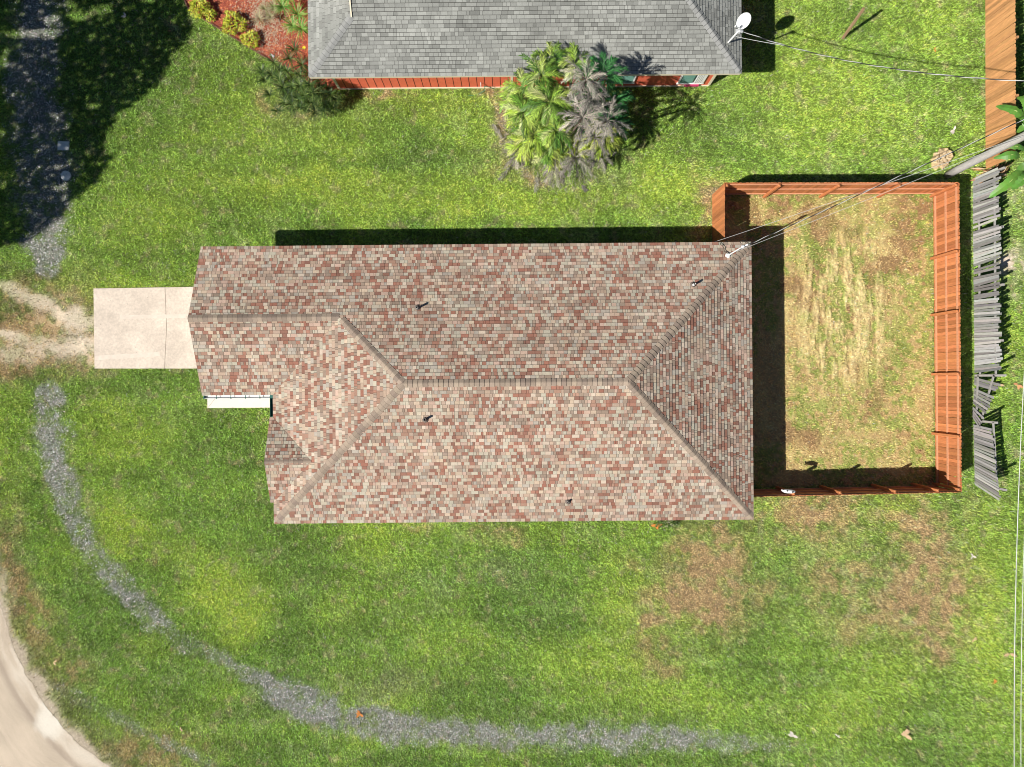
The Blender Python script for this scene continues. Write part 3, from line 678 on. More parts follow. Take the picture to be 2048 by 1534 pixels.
post(cA.x + .09, cA.y - .09); post(cB.x - .1, cB.y - .1); post(cC.x - .1, cC.y + .1); post(cE[0] + .09, cE[1] + .05)

gf = empty('old_fence', (20.12, 8.9, 0), 0, 'weathered silver-grey picket fence with broken gaps running behind the cedar fence', 'fence')
def g2(v): return (v[0] - gf.location.x, v[1] - gf.location.y)
def rag(t): return 1.72 - .18 * ((t * 3.1) % 1) * .3 - (.05 if int(t * 7) % 5 == 0 else 0)
mb = MB(); a = (20.10, 8.95); b = (20.18, .45)
pickets(mb, g2(a), g2(b), 1.7, 1, GREY, .105, gap=.010, va=.5, jitter=.10, skip=((1.95, 2.05), (2.25, 2.36), (3.9, 4.0), (4.2, 4.3), (4.95, 5.1)), hfun=rag, dog=False, lean=lambda t: (.05 * math.sin(t * 1.3), .02 * math.sin(t * .9)))
part(mb, 'picket_panel', M['greywood'], gf)
mb = MB(); pickets(mb, g2((20.18, .28)), g2((20.1, -1.45)), 1.6, 1, (.30, .29, .28), .11, va=.4, jitter=.07, skip=((.35, .45), (1.2, 1.3)), hfun=lambda t: max(.45, 1.75 - .72 * t), dog=False, lean=lambda t: (.25 + .15 * t, -.06))
part(mb, 'picket_panel', M['greywood'], gf, 'collapsing low section')
mb = MB(); pickets(mb, g2((20.14, -1.78)), g2((20.2, -4.42)), 1.6, 1, GREY, .105, gap=.010, va=.42, jitter=.05, hfun=lambda t: 1.35 + .16 * t, dog=False, lean=lambda t: (.10 + .12 * t, -.12))
part(mb, 'picket_panel', M['greywood'], gf, 'detached tilting section')
for z in (.35, 1.35):
    mb = MB(); mb.beam((*g2((20.16, 8.95)), z), (*g2((20.22, .4)), z), .04, .085, (.33, .32, .30)); part(mb, 'rail', M['greywood'], gf)
    mb = MB(); mb.beam((*g2((20.12, .3)), z), (*g2((20.16, -1.5)), max(.2, z - .8)), .04, .085, (.30, .29, .27)); part(mb, 'rail', M['greywood'], gf)
    mb = MB(); mb.beam((*g2((20.2, -1.65)), z * .9), (*g2((20.26, -4.4)), z * 1.02), .04, .085, (.33, .32, .30)); part(mb, 'rail', M['greywood'], gf)
for yy, hh in ((8.9, 1.8), (6.5, 1.7), (4.1, 1.75), (1.8, 1.7), (.35, 1.85), (-1.62, 1.35), (-4.35, 1.9)):
    mb = MB(); x, y = g2((20.24, yy)); mb.beam((x, y, 0), (x + .03, y - .02, hh), .09, .09, vary((.34, .32, .30), .1)); part(mb, 'post', M['greywood'], gf)
tf = empty('tall_fence', (20.67, 9.35, 0), 0, 'light orange-brown board fence at the top right behind the banana leaves', 'fence')
mb = MB(); pickets(mb, (0, 0), (-.02, 12.0), 1.88, -1, (.50, .25, .105), .14, va=.22, jitter=.02); part(mb, 'picket_panel', M['wood'], tf)
for z in (.3, 1.6): mb = MB(); mb.beam((.05, 0, z), (.03, 12, z), .04, .09, (.45, .22, .09)); part(mb, 'rail', M['wood'], tf)
for yy in np.arange(.1, 12.1, 2.4): mb = MB(); mb.box(.07, .16, yy - .045, yy + .045, 0, 1.85, (.42, .22, .10)); part(mb, 'post', M['wood'], tf)
# lone leaning post
pb = P(1685, 77, 0); lp = MB(); lp.beam(pb, pb + Vector((-.02, .30, 1.92)), .09, .09, (.34, .22, .13)); lp.beam(pb + Vector((-.02, .302, 1.90)), pb + Vector((-.021, .306, 1.93)), .07, .07, (.30, .19, .11))
tag(lp.build('wooden_post', M['wood']), 'single slightly leaning wooden post standing alone in the upper right lawn', 'post')

# ---------------------------------------------------------------- pole, masts, dish, wires
pole = empty('utility_pole', (19.03, 9.12, 0), 0, 'round weathered grey utility pole rising beside the cedar fence corner', 'pole')
mb = MB(); pp = [(.06 * z / 11 * 1.0, .22 * z / 11, z) for z in np.linspace(-.1, 11.3, 12)]; mb.tube(pp, [.165 - .004 * i for i in range(12)], 16); part(mb, 'shaft', M['bark'], pole, smooth=True)
mb = MB(); mb.beam((.05, -1.1, 10.6), (.05, 1.3, 10.6), .09, .11); part(mb, 'crossarm', M['bark'], pole)
for yy in (-1.0, -.5, .6, 1.2): mb = MB(); mb.tube([(.05, yy, 10.65), (.05, yy, 10.75), (.05, yy, 10.8)], [.02, .05, .03], 8); part(mb, 'insulator', M['steel'], pole)
PT_TOP = Vector((19.1, 9.62, 10.5)); PT_CAB = Vector((19.1, 9.25, 9.1)); PT_PH = Vector((19.07, 9.18, 4.9))
def sag(a, b, s, n=40):
    a = Vector(a); b = Vector(b); return [a.lerp(b, i / n) + Vector((0, 0, -4 * s * (i / n) * (1 - i / n))) for i in range(n + 1)]
def triplex(a, b, s, pitch=.8, r=.009, n=None):
    L = (Vector(b) - Vector(a)).length; n = n or int(L / pitch * 8); c = sag(a, b, s, n); mb = MB()
    for k, (rr, m_) in enumerate(((r, 0), (r, 0), (r * 1.15, 1))):
        pts = []
        for i, p in enumerate(c):
            d = (c[min(i + 1, n)] - c[max(i - 1, 0)]).normalized(); u = d.cross(Vector((0, 0, 1))).normalized(); v_ = u.cross(d)
            t_ = 2 * math.pi * (i / 8) + k * 2.094; pts.append(p + (u * math.cos(t_) + v_ * math.sin(t_)) * (r * 1.15))
        mb.tube(pts, rr, 5, m=m_)
    return mb
m_base = Vector((8.58, 13.55, 2.75)); m_top = Vector((8.66, 13.47, 3.85))
sm = empty('service_mast', m_base, 0, 'white service mast on the grey roof corner below the satellite dish', 'mast')
mb = MB(); mb.tube([(0, 0, 0), m_top - m_base], .035, 10); part(mb, 'pipe', M['white'], sm)
mb = MB(); mb.tube([(0, 0, -.02), (0, 0, .05)], [.11, .05], 12); part(mb, 'flashing', M['black'], sm)
mb = MB(); q = m_top - m_base; mb.tube([q, q + Vector((.05, 0, .07)), q + Vector((.13, -.02, .04)), q + Vector((.16, -.02, -.04))], [.05, .06, .055, .035], 10); part(mb, 'weatherhead', M['steel'], sm)
# satellite dish
db = Vector((9.02, 14.06, 2.68)); dc = Vector((9.10, 14.25, 3.12))
dish = empty('satellite_dish', db, 0, 'white oval satellite dish on the right edge of the grey roof', 'satellite dish')
look = Vector((-.62, -.52, .62)).normalized()
mb = MB(); up = (Vector((0, 0, 1)) - look * look.z).normalized(); sd2 = look.cross(up)
rings, nseg = 8, 32; vs = []; fs = []
for back in (0, 1):
    for i in range(rings + 1):
        rr = i / rings
        for k in range(nseg):
            t_ = 2 * math.pi * k / nseg; off = look * (.085 * rr * rr - .085 - .008 * back)
            vs.append(dc - db + sd2 * (math.cos(t_) * .25 * rr) + up * (math.sin(t_) * .34 * rr) + off)
for back in (0, 1):
    o_ = back * (rings + 1) * nseg
    for i in range(rings):
        for k in range(nseg): f = (o_ + i * nseg + k, o_ + i * nseg + (k + 1) % nseg, o_ + (i + 1) * nseg + (k + 1) % nseg, o_ + (i + 1) * nseg + k); fs.append(f if back else f[::-1])
o_ = (rings + 1) * nseg
for k in range(nseg): fs.append((rings * nseg + k, rings * nseg + (k + 1) % nseg, o_ + rings * nseg + (k + 1) % nseg, o_ + rings * nseg + k))
mb.mesh(vs, fs); part(mb, 'reflector', M['dish'], dish, smooth=True)
low = dc - db - up * .34 - look * .04; feed = Vector((8.58, 14.42, 3.25)) - db
feed = dc - db + look * .52 - up * .16
mb = MB(); mb.tube([low, feed], .014, 8); part(mb, 'feed_arm', M['white'], dish)
mb = MB(); mb.tube([feed - look * .02, feed - look * .06, feed - look * .13], [.03, .05, .045], 10); mb.tube([feed, feed + Vector((0, 0, .08))], .03, 8); part(mb, 'feed_horn', M['white'], dish)
mb = MB(); mb.tube([(0, 0, 0), (0, 0, .28), dc - db - look * .12 - up * .1], .022, 8); mb.box(-.09, .09, -.09, .09, -.02, .01); part(mb, 'mount', M['steel'], dish)
mb = MB(); mb.tube([low, low + Vector((.25, -.05, -.1)), Vector((.18, .25, -.1)), Vector((.1, .05, 0))], .006, 6); part(mb, 'bracket', M['alu'], dish)

hm_b = P(1456, 511, 2.75); hm_t = Vector((hm_b.x + .03, hm_b.y + .02, 4.35))
hm = empty('service_mast', hm_b, 0, 'white service mast at the tan roof corner beside the dark house shadow', 'mast')
mb = MB(); mb.tube([(0, 0, -.03), hm_t - hm_b], .026, 10); part(mb, 'pipe', M['white'], hm)
mb = MB(); mb.tube([(0, 0, 0), (0, 0, .03), (0, 0, .10)], [.11, .10, .045], 14); part(mb, 'flashing', M['white'], hm)
q = hm_t - hm_b
mb = MB(); mb.tube([q - Vector((0, 0, .05)), q + Vector((.0, 0, .10)), q + Vector((.06, .02, .14))], [.045, .07, .035], 12); mb.tube([q, q + Vector((.18, .08, .1)), q + Vector((.30, .12, .02))], [.035, .045, .025], 10); part(mb, 'weatherhead', M['steel'], hm)
mb = MB(); mb.tube([q + Vector((.25, .1, 0)), q + Vector((.1, .28, -.15)), q + Vector((-.05, .22, -.05)), q + Vector((0, .05, .1))], .008, 6); mb.tube([q + Vector((.3, .1, 0)), q + Vector((.2, .3, -.1)), q + Vector((.02, .26, -.1))], .008, 6); part(mb, 'drip_loop', M['black'], hm)
mb = MB(); b0 = hm_b + Vector((-.02, .05, 0)); lead = [b0 + Vector((-.02, .02, .06)), b0 + Vector((-.12, .12, .0)), b0 + Vector((-.14, .30, -.06)), b0 + Vector((-.24, .42, -.12)), b0 + Vector((-.26, .55, -.16))]
mb.tube([p - hm_b for p in lead], .012, 6); part(mb, 'cable_lead', M['black'], hm)

tag(triplex(hm_t + Vector((.3, .12, .02)), PT_TOP, .55).build('power_cable', [M['black'], M['alu']]), 'twisted black service cable from the tan roof mast over the dry yard', 'cable')
tag(triplex(m_top + Vector((.1, .0, .05)), PT_CAB, 1.15, pitch=1.0, r=.010).build('power_cable', [M['black'], M['alu']]), 'twisted grey service cable from the grey roof mast over the upper right lawn', 'cable')
def wire(a, b, s, r, m_, label, name='phone_cable'):
    mb = MB(); mb.tube(sag(a, b, s), r, 5); return tag(mb.build(name, m_), label, 'cable')
wire(m_base + Vector((.05, 0, .75)), P(1552, 105, 3.25), .04, .009, M['alu'], 'thin pale cable just below the service cable at the grey roof', 'phone_cable') if False else None
wire(hm_b + Vector((.06, .0, .9)), PT_PH, .35, .008, M['alu'], 'thin pale wire under the thick cable at the tan roof corner')
wire((7.43, 5.48, 2.25), PT_PH + Vector((0, 0, .25)), .35, .008, M['alu'], 'thin pale wire coming from under the tan roof eave by the fence')
wire(m_base + Vector((.05, -.02, .62)), (m_top + Vector((.1, 0, .05))).lerp(PT_CAB, .16) - Vector((0, 0, .62)), .03, .009, M['alu'], 'short pale wire joining the service cable just off the grey roof edge')
wire(PT_PH + Vector((0, 0, .6)), Vector((18.6, -40, 6.8)), 1.75, .014, M['alu'], 'left of the two long wires down the right edge of the lawn', 'overhead_cable')
wire(PT_PH + Vector((.05, 0, 1.0)), Vector((19.2, -40, 6.4)), 1.85, .012, M['alu'], 'right of the two long wires down the right edge of the lawn', 'overhead_cable')

# white fixture on the south fence
fx = P(1578, 985, 1.95); ob = empty('fence_ornament', (fx.x, fx.y + .05, 1.84), R(-4), 'small white dark-spotted ornament on top of the shaded cedar fence', 'ornament')
mb = MB(); mb.tube([(-.26, 0, .10), (-.22, 0, .12), (-.08, 0, .13), (.10, 0, .12), (.22, 0, .10), (.27, 0, .08)], [.02, .06, .085, .08, .055, .02], 12); part(mb, 'body', M['white'], ob, smooth=True)
mb = MB(); mb.tube([(-.26, 0, .11), (-.31, .04, .14)], [.035, .03], 8); part(mb, 'knob', M['white'], ob)
mb = MB(); mb.tube([(.22, -.0, .07), (.26, -.06, .0)], [.03, .02], 8); part(mb, 'foot', M['white'], ob)
mb = MB(); mb.tube([(-.18, 0, .05), (-.18, 0, -.02)], .02, 8); part(mb, 'foot', M['white'], ob)
for x_, y_ in ((-.10, .02), (.12, -.01)): mb = MB(); mb.tube([(x_, y_, .198), (x_, y_, .214)], [.035, .028], 10); part(mb, 'dark_spot', M['black'], ob)

# ---------------------------------------------------------------- utility covers
p0 = P(128, 292); uc = empty('utility_cover', p0, R(-2), 'pale rectangular utility cover set in the shaded gravel strip', 'utility cover', 'utility covers in the gravel strip')
mb = MB(); mb.box(-.25, .25, -.19, .19, 0, .05); mb.box(-.22, .22, -.16, .16, .05, .058); part(mb, 'lid', M['plastic'], uc)
mb = MB(); mb.box(-.05, .09, .02, .10, .058, .064); part(mb, 'hatch', M['steel'], uc)
p0 = P(133, 352); uc = empty('utility_cover', p0, 0, 'pale rounded utility cover lower down the shaded gravel strip', 'utility cover', 'utility covers in the gravel strip')
mb = MB(); mb.tube([(0, 0, 0), (0, 0, .06), (0, 0, .075)], [.22, .22, .18], 14); part(mb, 'lid', M['plastic'], uc)
mb = MB(); mb.tube([(.03, .05, .075), (.03, .05, .10)], [.04, .03], 10); part(mb, 'cap', M['steel'], uc)

# ---------------------------------------------------------------- mulch bed
bed = [(330, -60), (366, -6), (380, 22), (430, 52), (488, 88), (530, 114), (560, 128), (600, 150), (640, 185), (690, 178), (700, 150), (700, -60)]
BW = [((a - 1024) * K, (767 - b) * K) for a, b in bed]
def inpoly(x, y, poly):
    r = np.zeros(x.shape, bool); n = len(poly)
    for i in range(n):
        x0, y0 = poly[i]; x1, y1 = poly[(i + 1) % n]
        with np.errstate(divide='ignore', invalid='ignore'):
            k = ((y0 > y) != (y1 > y)) & (x < (x1 - x0) * (y - y0) / (y1 - y0 + 1e-12) + x0)
        r ^= k
    return r
mb = MB(); mb.poly([(x, y, .008) for x, y in BW], (.34, .10, .06)); tag(mb.build('mulch_bed', M['mulch']), kind='structure')
n = 26000; x = RNG.uniform(-15.5, -7, n); y = RNG.uniform(12.7, 18.5, n); k = inpoly(x, y, BW); x, y = x[k], y[k]; n = len(x)
ang = RNG.uniform(0, np.pi, n); L = RNG.uniform(.02, .06, n); wd = RNG.uniform(.008, .02, n); z = RNG.uniform(.012, .04, n)
dx, dy = np.cos(ang), np.sin(ang); tz = RNG.uniform(-.015, .015, n)
V = np.stack([np.stack([x - dx * L - dy * wd, y - dy * L + dx * wd, z - tz], 1), np.stack([x - dx * L + dy * wd, y - dy * L - dx * wd, z - tz], 1), np.stack([x + dx * L + dy * wd, y + dy * L - dx * wd, z + tz], 1), np.stack([x + dx * L - dy * wd, y + dy * L + dx * wd, z + tz], 1)], 1).reshape(-1, 3)
pale = ss(.50, .66, fbm(x * .8, y * .8, 44, 3)) * ss(0, 1.4, np.hypot(x + 10.8, y - 16.6) < 1.6)
cc = np.array([(.50, .13, .07), (.40, .09, .06), (.62, .22, .10), (.30, .08, .06)])[RNG.integers(0, 4, n)] * RNG.uniform(.7, 1.2, (n, 1))
gp = (np.exp(-((x + 10.7) / .9) ** 2 - ((y - 16.0) / 1.3) ** 2) > RNG.random(n)); cc[gp] = np.array((.45, .34, .24)) * RNG.uniform(.7, 1.2, (gp.sum(), 1))
tag(np_mesh('mulch_chips', V, np.arange(4 * n).reshape(-1, 4), np.repeat(cc, 4, 0), M['deadleaf']), 'red wood chip mulch covering the flower bed', 'mulch', kind='stuff')
mb = MB(); ed = [P(a, b, .03) for a, b in bed[1:7]]
for a, b in zip(ed, ed[1:]): mb.beam(a, b + (b - a).normalized() * .02, .05, .10, vary((.16, .07, .05), .1))
tag(mb.build('garden_edging', M['wood']), 'dark brown edging strip between the lawn and the red mulch bed', 'edging')

# ---------------------------------------------------------------- plants
def shrub(px, py, rx, ry, h, n, label, cols, lw=.05, group=None):
    b = P(px, py, h * .5); b.z = 0; root = empty('leafy_shrub', b, 0, label, 'shrub', group)
    mb = MB()
    for i in range(n):
        th_ = random.uniform(0, 2 * math.pi); ph = math.acos(random.uniform(-.1, 1)); r_ = random.uniform(.72, 1.05) * (1 + .18 * math.sin(3 * th_ + px) + .12 * math.sin(7 * th_))
        p = Vector((rx * r_ * math.sin(ph) * math.cos(th_), ry * r_ * math.sin(ph) * math.sin(th_), h * (.25 + .7 * r_ * math.cos(ph))))
        mb.leaf(p, th_ + random.uniform(-1.2, 1.2), random.uniform(-.2, 1.0), random.uniform(.07, .14), lw * random.uniform(.7, 1.3), random.uniform(.2, .9), vary(random.choice(cols), .2), segs=2)
    part(mb, 'foliage', M['leaf'], root)
    mb = MB()
    for k in range(7): a_ = k * .9; mb.tube([(0, 0, 0), (rx * .35 * math.cos(a_), ry * .35 * math.sin(a_), h * .4), (rx * .7 * math.cos(a_), ry * .7 * math.sin(a_), h * .75)], [.02, .014, .006], 6)
    part(mb, 'stem', M['trunk'], root)
YEL = [(.55, .52, .04), (.42, .48, .04), (.62, .58, .10), (.25, .36, .03)]
shrub(398, 12, .40, .42, .55, 520, 'yellow-green shrub nearest the tree shadow at the mulch bed edge', YEL, group='yellow-green shrubs along the mulch bed edge')
shrub(421, 30, .20, .22, .35, 160, 'small yellow-green shrub touching the largest yellow one', YEL, group='yellow-green shrubs along the mulch bed edge')
shrub(467, 45, .46, .42, .6, 560, 'round yellow-green shrub in the middle of the mulch bed edge', YEL, group='yellow-green shrubs along the mulch bed edge')
shrub(501, 78, .34, .30, .45, 320, 'low yellow-green shrub nearest the dark spiky plant', YEL, group='yellow-green shrubs along the mulch bed edge')
def rosette(mb, c, n, L, wd, cols, e0=(.2, 1.1), dr=(.6, 1.4), segs=4):
    for i in range(n):
        mb.leaf(c, random.uniform(0, 2 * math.pi), random.uniform(*e0), L * random.uniform(.7, 1.1), wd * random.uniform(.8, 1.2), random.uniform(*dr), vary(random.choice(cols), .25), segs=segs)
DKG = [(.07, .14, .02), (.11, .20, .03), (.04, .08, .02), (.26, .33, .10), (.06, .11, .02), (.42, .42, .26)]
def spiky(name, label, centres, L, wd, cols, stemcol='trunk', n=34, base=None, zk=1):
    centres = [(a, b, c * zk) for a, b, c in centres]
    b = base or P(*centres[0][:2], 0); b = Vector((b.x, b.y, 0)); root = empty(name, b, 0, label, 'plant'); mb = MB(); st = MB()
    for px, py, z in centres:
        c = P(px, py, z) - b; rosette(mb, c, n, L * random.uniform(.8, 1.15), wd, cols)
        bx = c * random.uniform(.4, .75); st.tube([(bx.x, bx.y, 0), (bx.x * .6 + c.x * .4, bx.y * .6 + c.y * .4, z * .5), c], [.018, .014, .012], 6)
    part(mb, 'leaves', M['leaf'], root); part(st, 'stem', M[stemcol], root)
spiky('spiky_plant', 'dark green spiky many-headed plant at the grey roof corner',
      [(548, 125, .7), (580, 118, .9), (560, 160, .8), (600, 150, 1.1), (585, 175, 1.0), (540, 190, .5), (570, 205, .5), (610, 190, .9), (600, 215, .6), (556, 222, .3), (530, 160, .5), (590, 100, .9), (625, 205, .8), (640, 185, .9), (620, 170, 1.2), (650, 208, .5), (605, 130, 1.2), (575, 142, 1.0), (660, 190, .7), (672, 200, .5), (630, 225, .3), (598, 200, .8), (575, 190, .8), (620, 150, 1.1), (640, 172, .9), (655, 178, .6), (625, 185, 1.0), (560, 140, .6), (545, 150, .6), (585, 210, .6), (612, 218, .5), (648, 222, .35), (600, 172, 1.2), (566, 175, .9), (668, 215, .3), (525, 145, .4), (635, 200, .8)], .50, .020, DKG[:5] * 2 + [(.03, .06, .015)] * 5, base=P(595, 180), n=52, zk=1.5)
GRN = [(.12, .32, .04), (.20, .40, .06), (.08, .22, .03), (.38, .50, .16)]
spiky('spiky_plant', 'bright green spiky plant at the photo top edge next to the grey roof', [(576, -4, .9), (566, 14, .7)], .50, .024, GRN, n=70)
spiky('spiky_plant', 'bright green spiky plant against the left edge of the grey roof', [(597, 30, .8), (586, 52, .7), (604, 58, .9)], .54, .024, GRN, n=70)
spiky('ornamental_grass', 'pale tan tufted grass in the red mulch bed', [(530, 18, .25), (542, 34, .3), (520, 38, .2), (548, 14, .3)], .40, .014, [(.40, .34, .20), (.30, .33, .13), (.48, .42, .28)], n=90)
mb = MB(); fl = P(608, 96, .25)
for k in range(9): mb.leaf(fl, k * .7, .5, .10, .05, .6, (.80, .62, .02), segs=2)
mb.tube([(fl.x, fl.y, 0), fl], .008, 5, (.1, .25, .05)); tag(mb.build('yellow_flower', M['leaf']), 'small bright yellow flower in the mulch by the grey roof edge', 'flower')
bp_ = P(545, 112, .02); mb = MB(); mb.box(-.10, .10, -.04, .04, 0, .06); mb.box(-.06, .06, -.03, .03, .06, .07); o = mb.build('garden_light', M['steel']); o.location = bp_; o.rotation_euler = (0, 0, R(-35)); tag(o, 'small pale metal fitting at the lower tip of the mulch bed', 'garden light')

# palm clump
pc = P(1120, 262, 0); palm = empty('palm_clump', (pc.x, pc.y, 0), 0, 'large clumping palm half green half dead grey in front of the red wall', 'palm')
def frond(mb, c, az, L, e0, droop, cols, wd=.030, dense=26, ll=.42, hang=.9):
    p = Vector(c); e = e0; n = dense; pts = [p.copy()]
    cf = vary(random.choice(cols), .2)
    for i in range(n):
        t = i / n; d = Vector((math.cos(az) * math.cos(e), math.sin(az) * math.cos(e), math.sin(e)))
        if t > .18:
            l_ = ll * (1 - .55 * abs(t - .55) / .55) * random.uniform(.75, 1.15)
            for s_ in (-1, 1):
                kk = random.choice((.45, .7, 1, 1.3, 1.5)) * random.uniform(.85, 1.15)
                a2 = az + s_ * random.uniform(.45, .95) * (1 - .4 * t)
                mb.leaf(p, a2, e * .6 + random.uniform(-.15, .35), l_, wd * random.uniform(.7, 1.3), hang * random.uniform(.5, 1.5), tuple(x * kk for x in cf), segs=3)
        p = p + d * (L / n); e -= droop / n; pts.append(p.copy())
    mb.tube(pts[::5] + [pts[-1]], .012, 5, tuple(x * .8 for x in cf), cap=False)
gcol = [(.17, .32, .04), (.28, .42, .06), (.38, .48, .10), (.09, .20, .03), (.22, .36, .06), (.46, .50, .20)]; ycol = [(.38, .48, .06), (.30, .42, .05), (.46, .50, .12)]; dkc = [(.04, .17, .04), (.06, .22, .06)]
dcol = [(.36, .33, .27), (.29, .27, .23), (.46, .42, .34), (.20, .18, .155)]
heads = [(1082, 150, 3.9, gcol, 15, 1.15), (1100, 205, 4.3, gcol, 16, 1.2), (1048, 225, 3.2, gcol + ycol, 14, 1.05), (1068, 270, 2.8, gcol + ycol, 15, 1.05), (1112, 262, 3.0, gcol, 12, 1.0),
         (1205, 150, 4.3, dkc, 12, 1.0), (1228, 205, 2.0, dkc, 12, .9), (1205, 275, 2.3, ycol, 9, .95), (1045, 175, 3.0, gcol, 11, 1.0), (1150, 128, 4.0, gcol, 9, .9), (1100, 300, 2.0, ycol + gcol, 12, .95), (1150, 290, 1.8, ycol, 8, .9)]
dead = [(1172, 160, 5.0, dcol, 11, 1.15), (1166, 235, 5.2, dcol, 13, 1.25), (1215, 240, 4.6, dcol, 7, 1.1), (1150, 315, 1.7, dcol, 13, 1.15), (1180, 195, 4.4, dcol, 8, 1.1)]
heads += [(1085, 235, 1.8, gcol, 10, 1.0), (1050, 290, 1.5, ycol, 10, .9), (1180, 240, 1.8, dkc, 12, 1.0), (1030, 200, 1.9, gcol, 9, .9), (1230, 250, 1.5, dkc, 9, .8), (1180, 190, 2.2, dkc, 10, 1.0), (1100, 120, 3.4, gcol, 9, .9)]
dead += [(1035, 310, .7, dcol, 7, .8), (1110, 335, .9, dcol, 9, .9), (1200, 310, 1.0, dcol, 6, .8), (1190, 275, 2.6, dcol, 7, 1.0)]
stems = MB()
for nm, hs_, mt in (('green_fronds', heads, 'leaf'), ('dead_fronds', dead, 'deadleaf')):
    mb = MB()
    for px, py, z, cols, n, L in hs_:
        c = P(px, py, z) - palm.location
        n += 9
        for k in range(n): frond(mb, c, 2 * math.pi * k / n + random.uniform(-.3, .3), L * random.uniform(.68, 1.05), random.uniform(.0, 1.25), random.uniform(1.3, 2.5), cols, wd=.023 if nm[0] == 'g' else .014, ll=.34 if nm[0] == 'g' else .27, hang=1.0 if nm[0] == 'g' else 1.4, dense=22 if nm[0] == 'g' else 20)
        stems.tube([(c.x * .45, c.y * .45, 0), (c.x * .7, c.y * .7, z * .5), c], [.06, .05, .04], 8)
    part(mb, nm, M[mt], palm)
part(stems, 'stem', M['trunk'], palm)
# fallen grey fronds around the clump
for i, (px, py, az, lab) in enumerate(((1010, 285, 2.2, 'dead grey frond on the grass left of the palm clump'), (1025, 330, 4.0, 'dead grey frond lying lower left of the palm clump'), (1075, 345, 4.6, 'dead grey frond lying just below the palm clump'), (1160, 368, 5.4, 'small dead grey frond furthest below the palm clump'))):
    b = P(px, py, 0); mb = MB(); frond(mb, (0, 0, .10), az, .9 if i < 3 else .4, .1, .15, dcol, wd=.02, ll=.26, hang=.3, dense=18)
    o = mb.build('dead_frond', M['deadleaf']); o.location = b; tag(o, lab, 'palm frond', 'fallen fronds round the palm')

mb = MB()
for i in range(700):
    a_ = random.uniform(2.3, 5.3); r0 = random.gauss(2.25, .22); x_ = pc.x + .1 + r0 * math.cos(a_) * 1.12; y_ = pc.y + .35 + r0 * math.sin(a_) * 1.15
    mb.leaf((x_, y_, random.uniform(.03, .08)), a_ + random.uniform(-.9, .9), random.uniform(-.1, .2), random.uniform(.10, .30), random.uniform(.010, .022), .2, vary(random.choice(dcol + [(.5, .38, .30)]), .2), segs=2)
tag(mb.build('palm_litter', M['deadleaf']), 'grey shed palm leaflets littering the grass around the clump', 'leaf litter', kind='stuff')

# bananas
def banana(bx, by, leaves, label):
    root = empty('banana_plant', (bx, by, 0), 0, label, 'banana plant')
    mb = MB(); mb.tube([(0, 0, 0), (.02, 0, 1.0), (0, 0, 2.1)], [.13, .11, .07], 12, (.22, .30, .08)); part(mb, 'trunk', M['leaf'], root, smooth=True)
    for px, py, tx, ty, z0, z1, wd in leaves:
        a = P(px, py, z0) - Vector((bx, by, 0)); b = P(tx, ty, z1) - Vector((bx, by, 0)); mb = MB(); n = 16
        d = (b - a); sdv = Vector((-d.y, d.x, 0)).normalized(); cl = vary((.11, .26, .04), .2); prev = None
        for i in range(n + 1):
            t_ = i / n; p = a + d * t_ + Vector((0, 0, .35 * math.sin(math.pi * t_ * .9))); ww = wd * (math.sin(math.pi * min(1, t_ * .93 + .06)) ** .55) * random.uniform(.68, 1.0) * .9
            fold = Vector((0, 0, .22 * ww)); cur = (p - sdv * ww / 2 + fold * -.3, p + fold * -.0, p + sdv * ww / 2 + fold * -.6)
            if prev:
                c1 = tuple(x * random.uniform(.9, 1.1) for x in cl)
                mb.poly([prev[0], prev[1], cur[1], cur[0]], c1); mb.poly([prev[1], prev[2], cur[2], cur[1]], c1)
            prev = cur
        mb.tube([Vector((0, 0, 2.0)), a + (a - Vector((0, 0, 2.0))) * .0, a + d * .5 + Vector((0, 0, .365)), b], [.03, .02, .014, .006], 6, (.42, .52, .16))
        part(mb, 'leaf', M['leaf'], root, smooth=True)
banana(21.25, 8.6, [(2044, 338, 1975, 396, 2.3, 1.9, .52), (2040, 312, 1984, 318, 2.2, 1.9, .42), (2050, 300, 1992, 296, 1.9, 1.6, .32), (2050, 345, 2020, 380, 2.5, 2.2, .5), (2052, 360, 2060, 420, 2.4, 2.0, .5), (2056, 310, 2100, 330, 2.5, 2.2, .5), (2052, 330, 2030, 340, 2.7, 2.6, .45)], 'banana plant whose long leaf droops over the grey fence')
banana(21.3, 10.5, [(2050, 242, 1989, 214, 2.5, 2.1, .48), (2052, 222, 2032, 196, 2.5, 2.4, .5), (2050, 252, 2030, 266, 2.3, 2.1, .46), (2060, 230, 2075, 180, 2.6, 2.3, .5), (2056, 250, 2100, 270, 2.6, 2.3, .5)], 'banana plant with leaves over the top right board fence')
mb = MB(); b0 = P(1995, 345, .5)
for i in range(60): mb.leaf(Vector((random.uniform(-.45, .25), random.uniform(-.2, .2), random.uniform(.0, .5))), random.choice((3.3, 0.5)) + random.uniform(-.6, .6), random.uniform(-.3, .4), random.uniform(.25, .7), random.uniform(.03, .09), .8, vary(random.choice([(.40, .18, .08), (.30, .14, .07), (.52, .38, .22)]), .2), segs=4)
o = mb.build('dead_leaf_pile', M['deadleaf']); o.location = (b0.x, b0.y, 0.15); tag(o, 'heap of brown dead banana leaves where the two back fences meet', 'leaf pile')
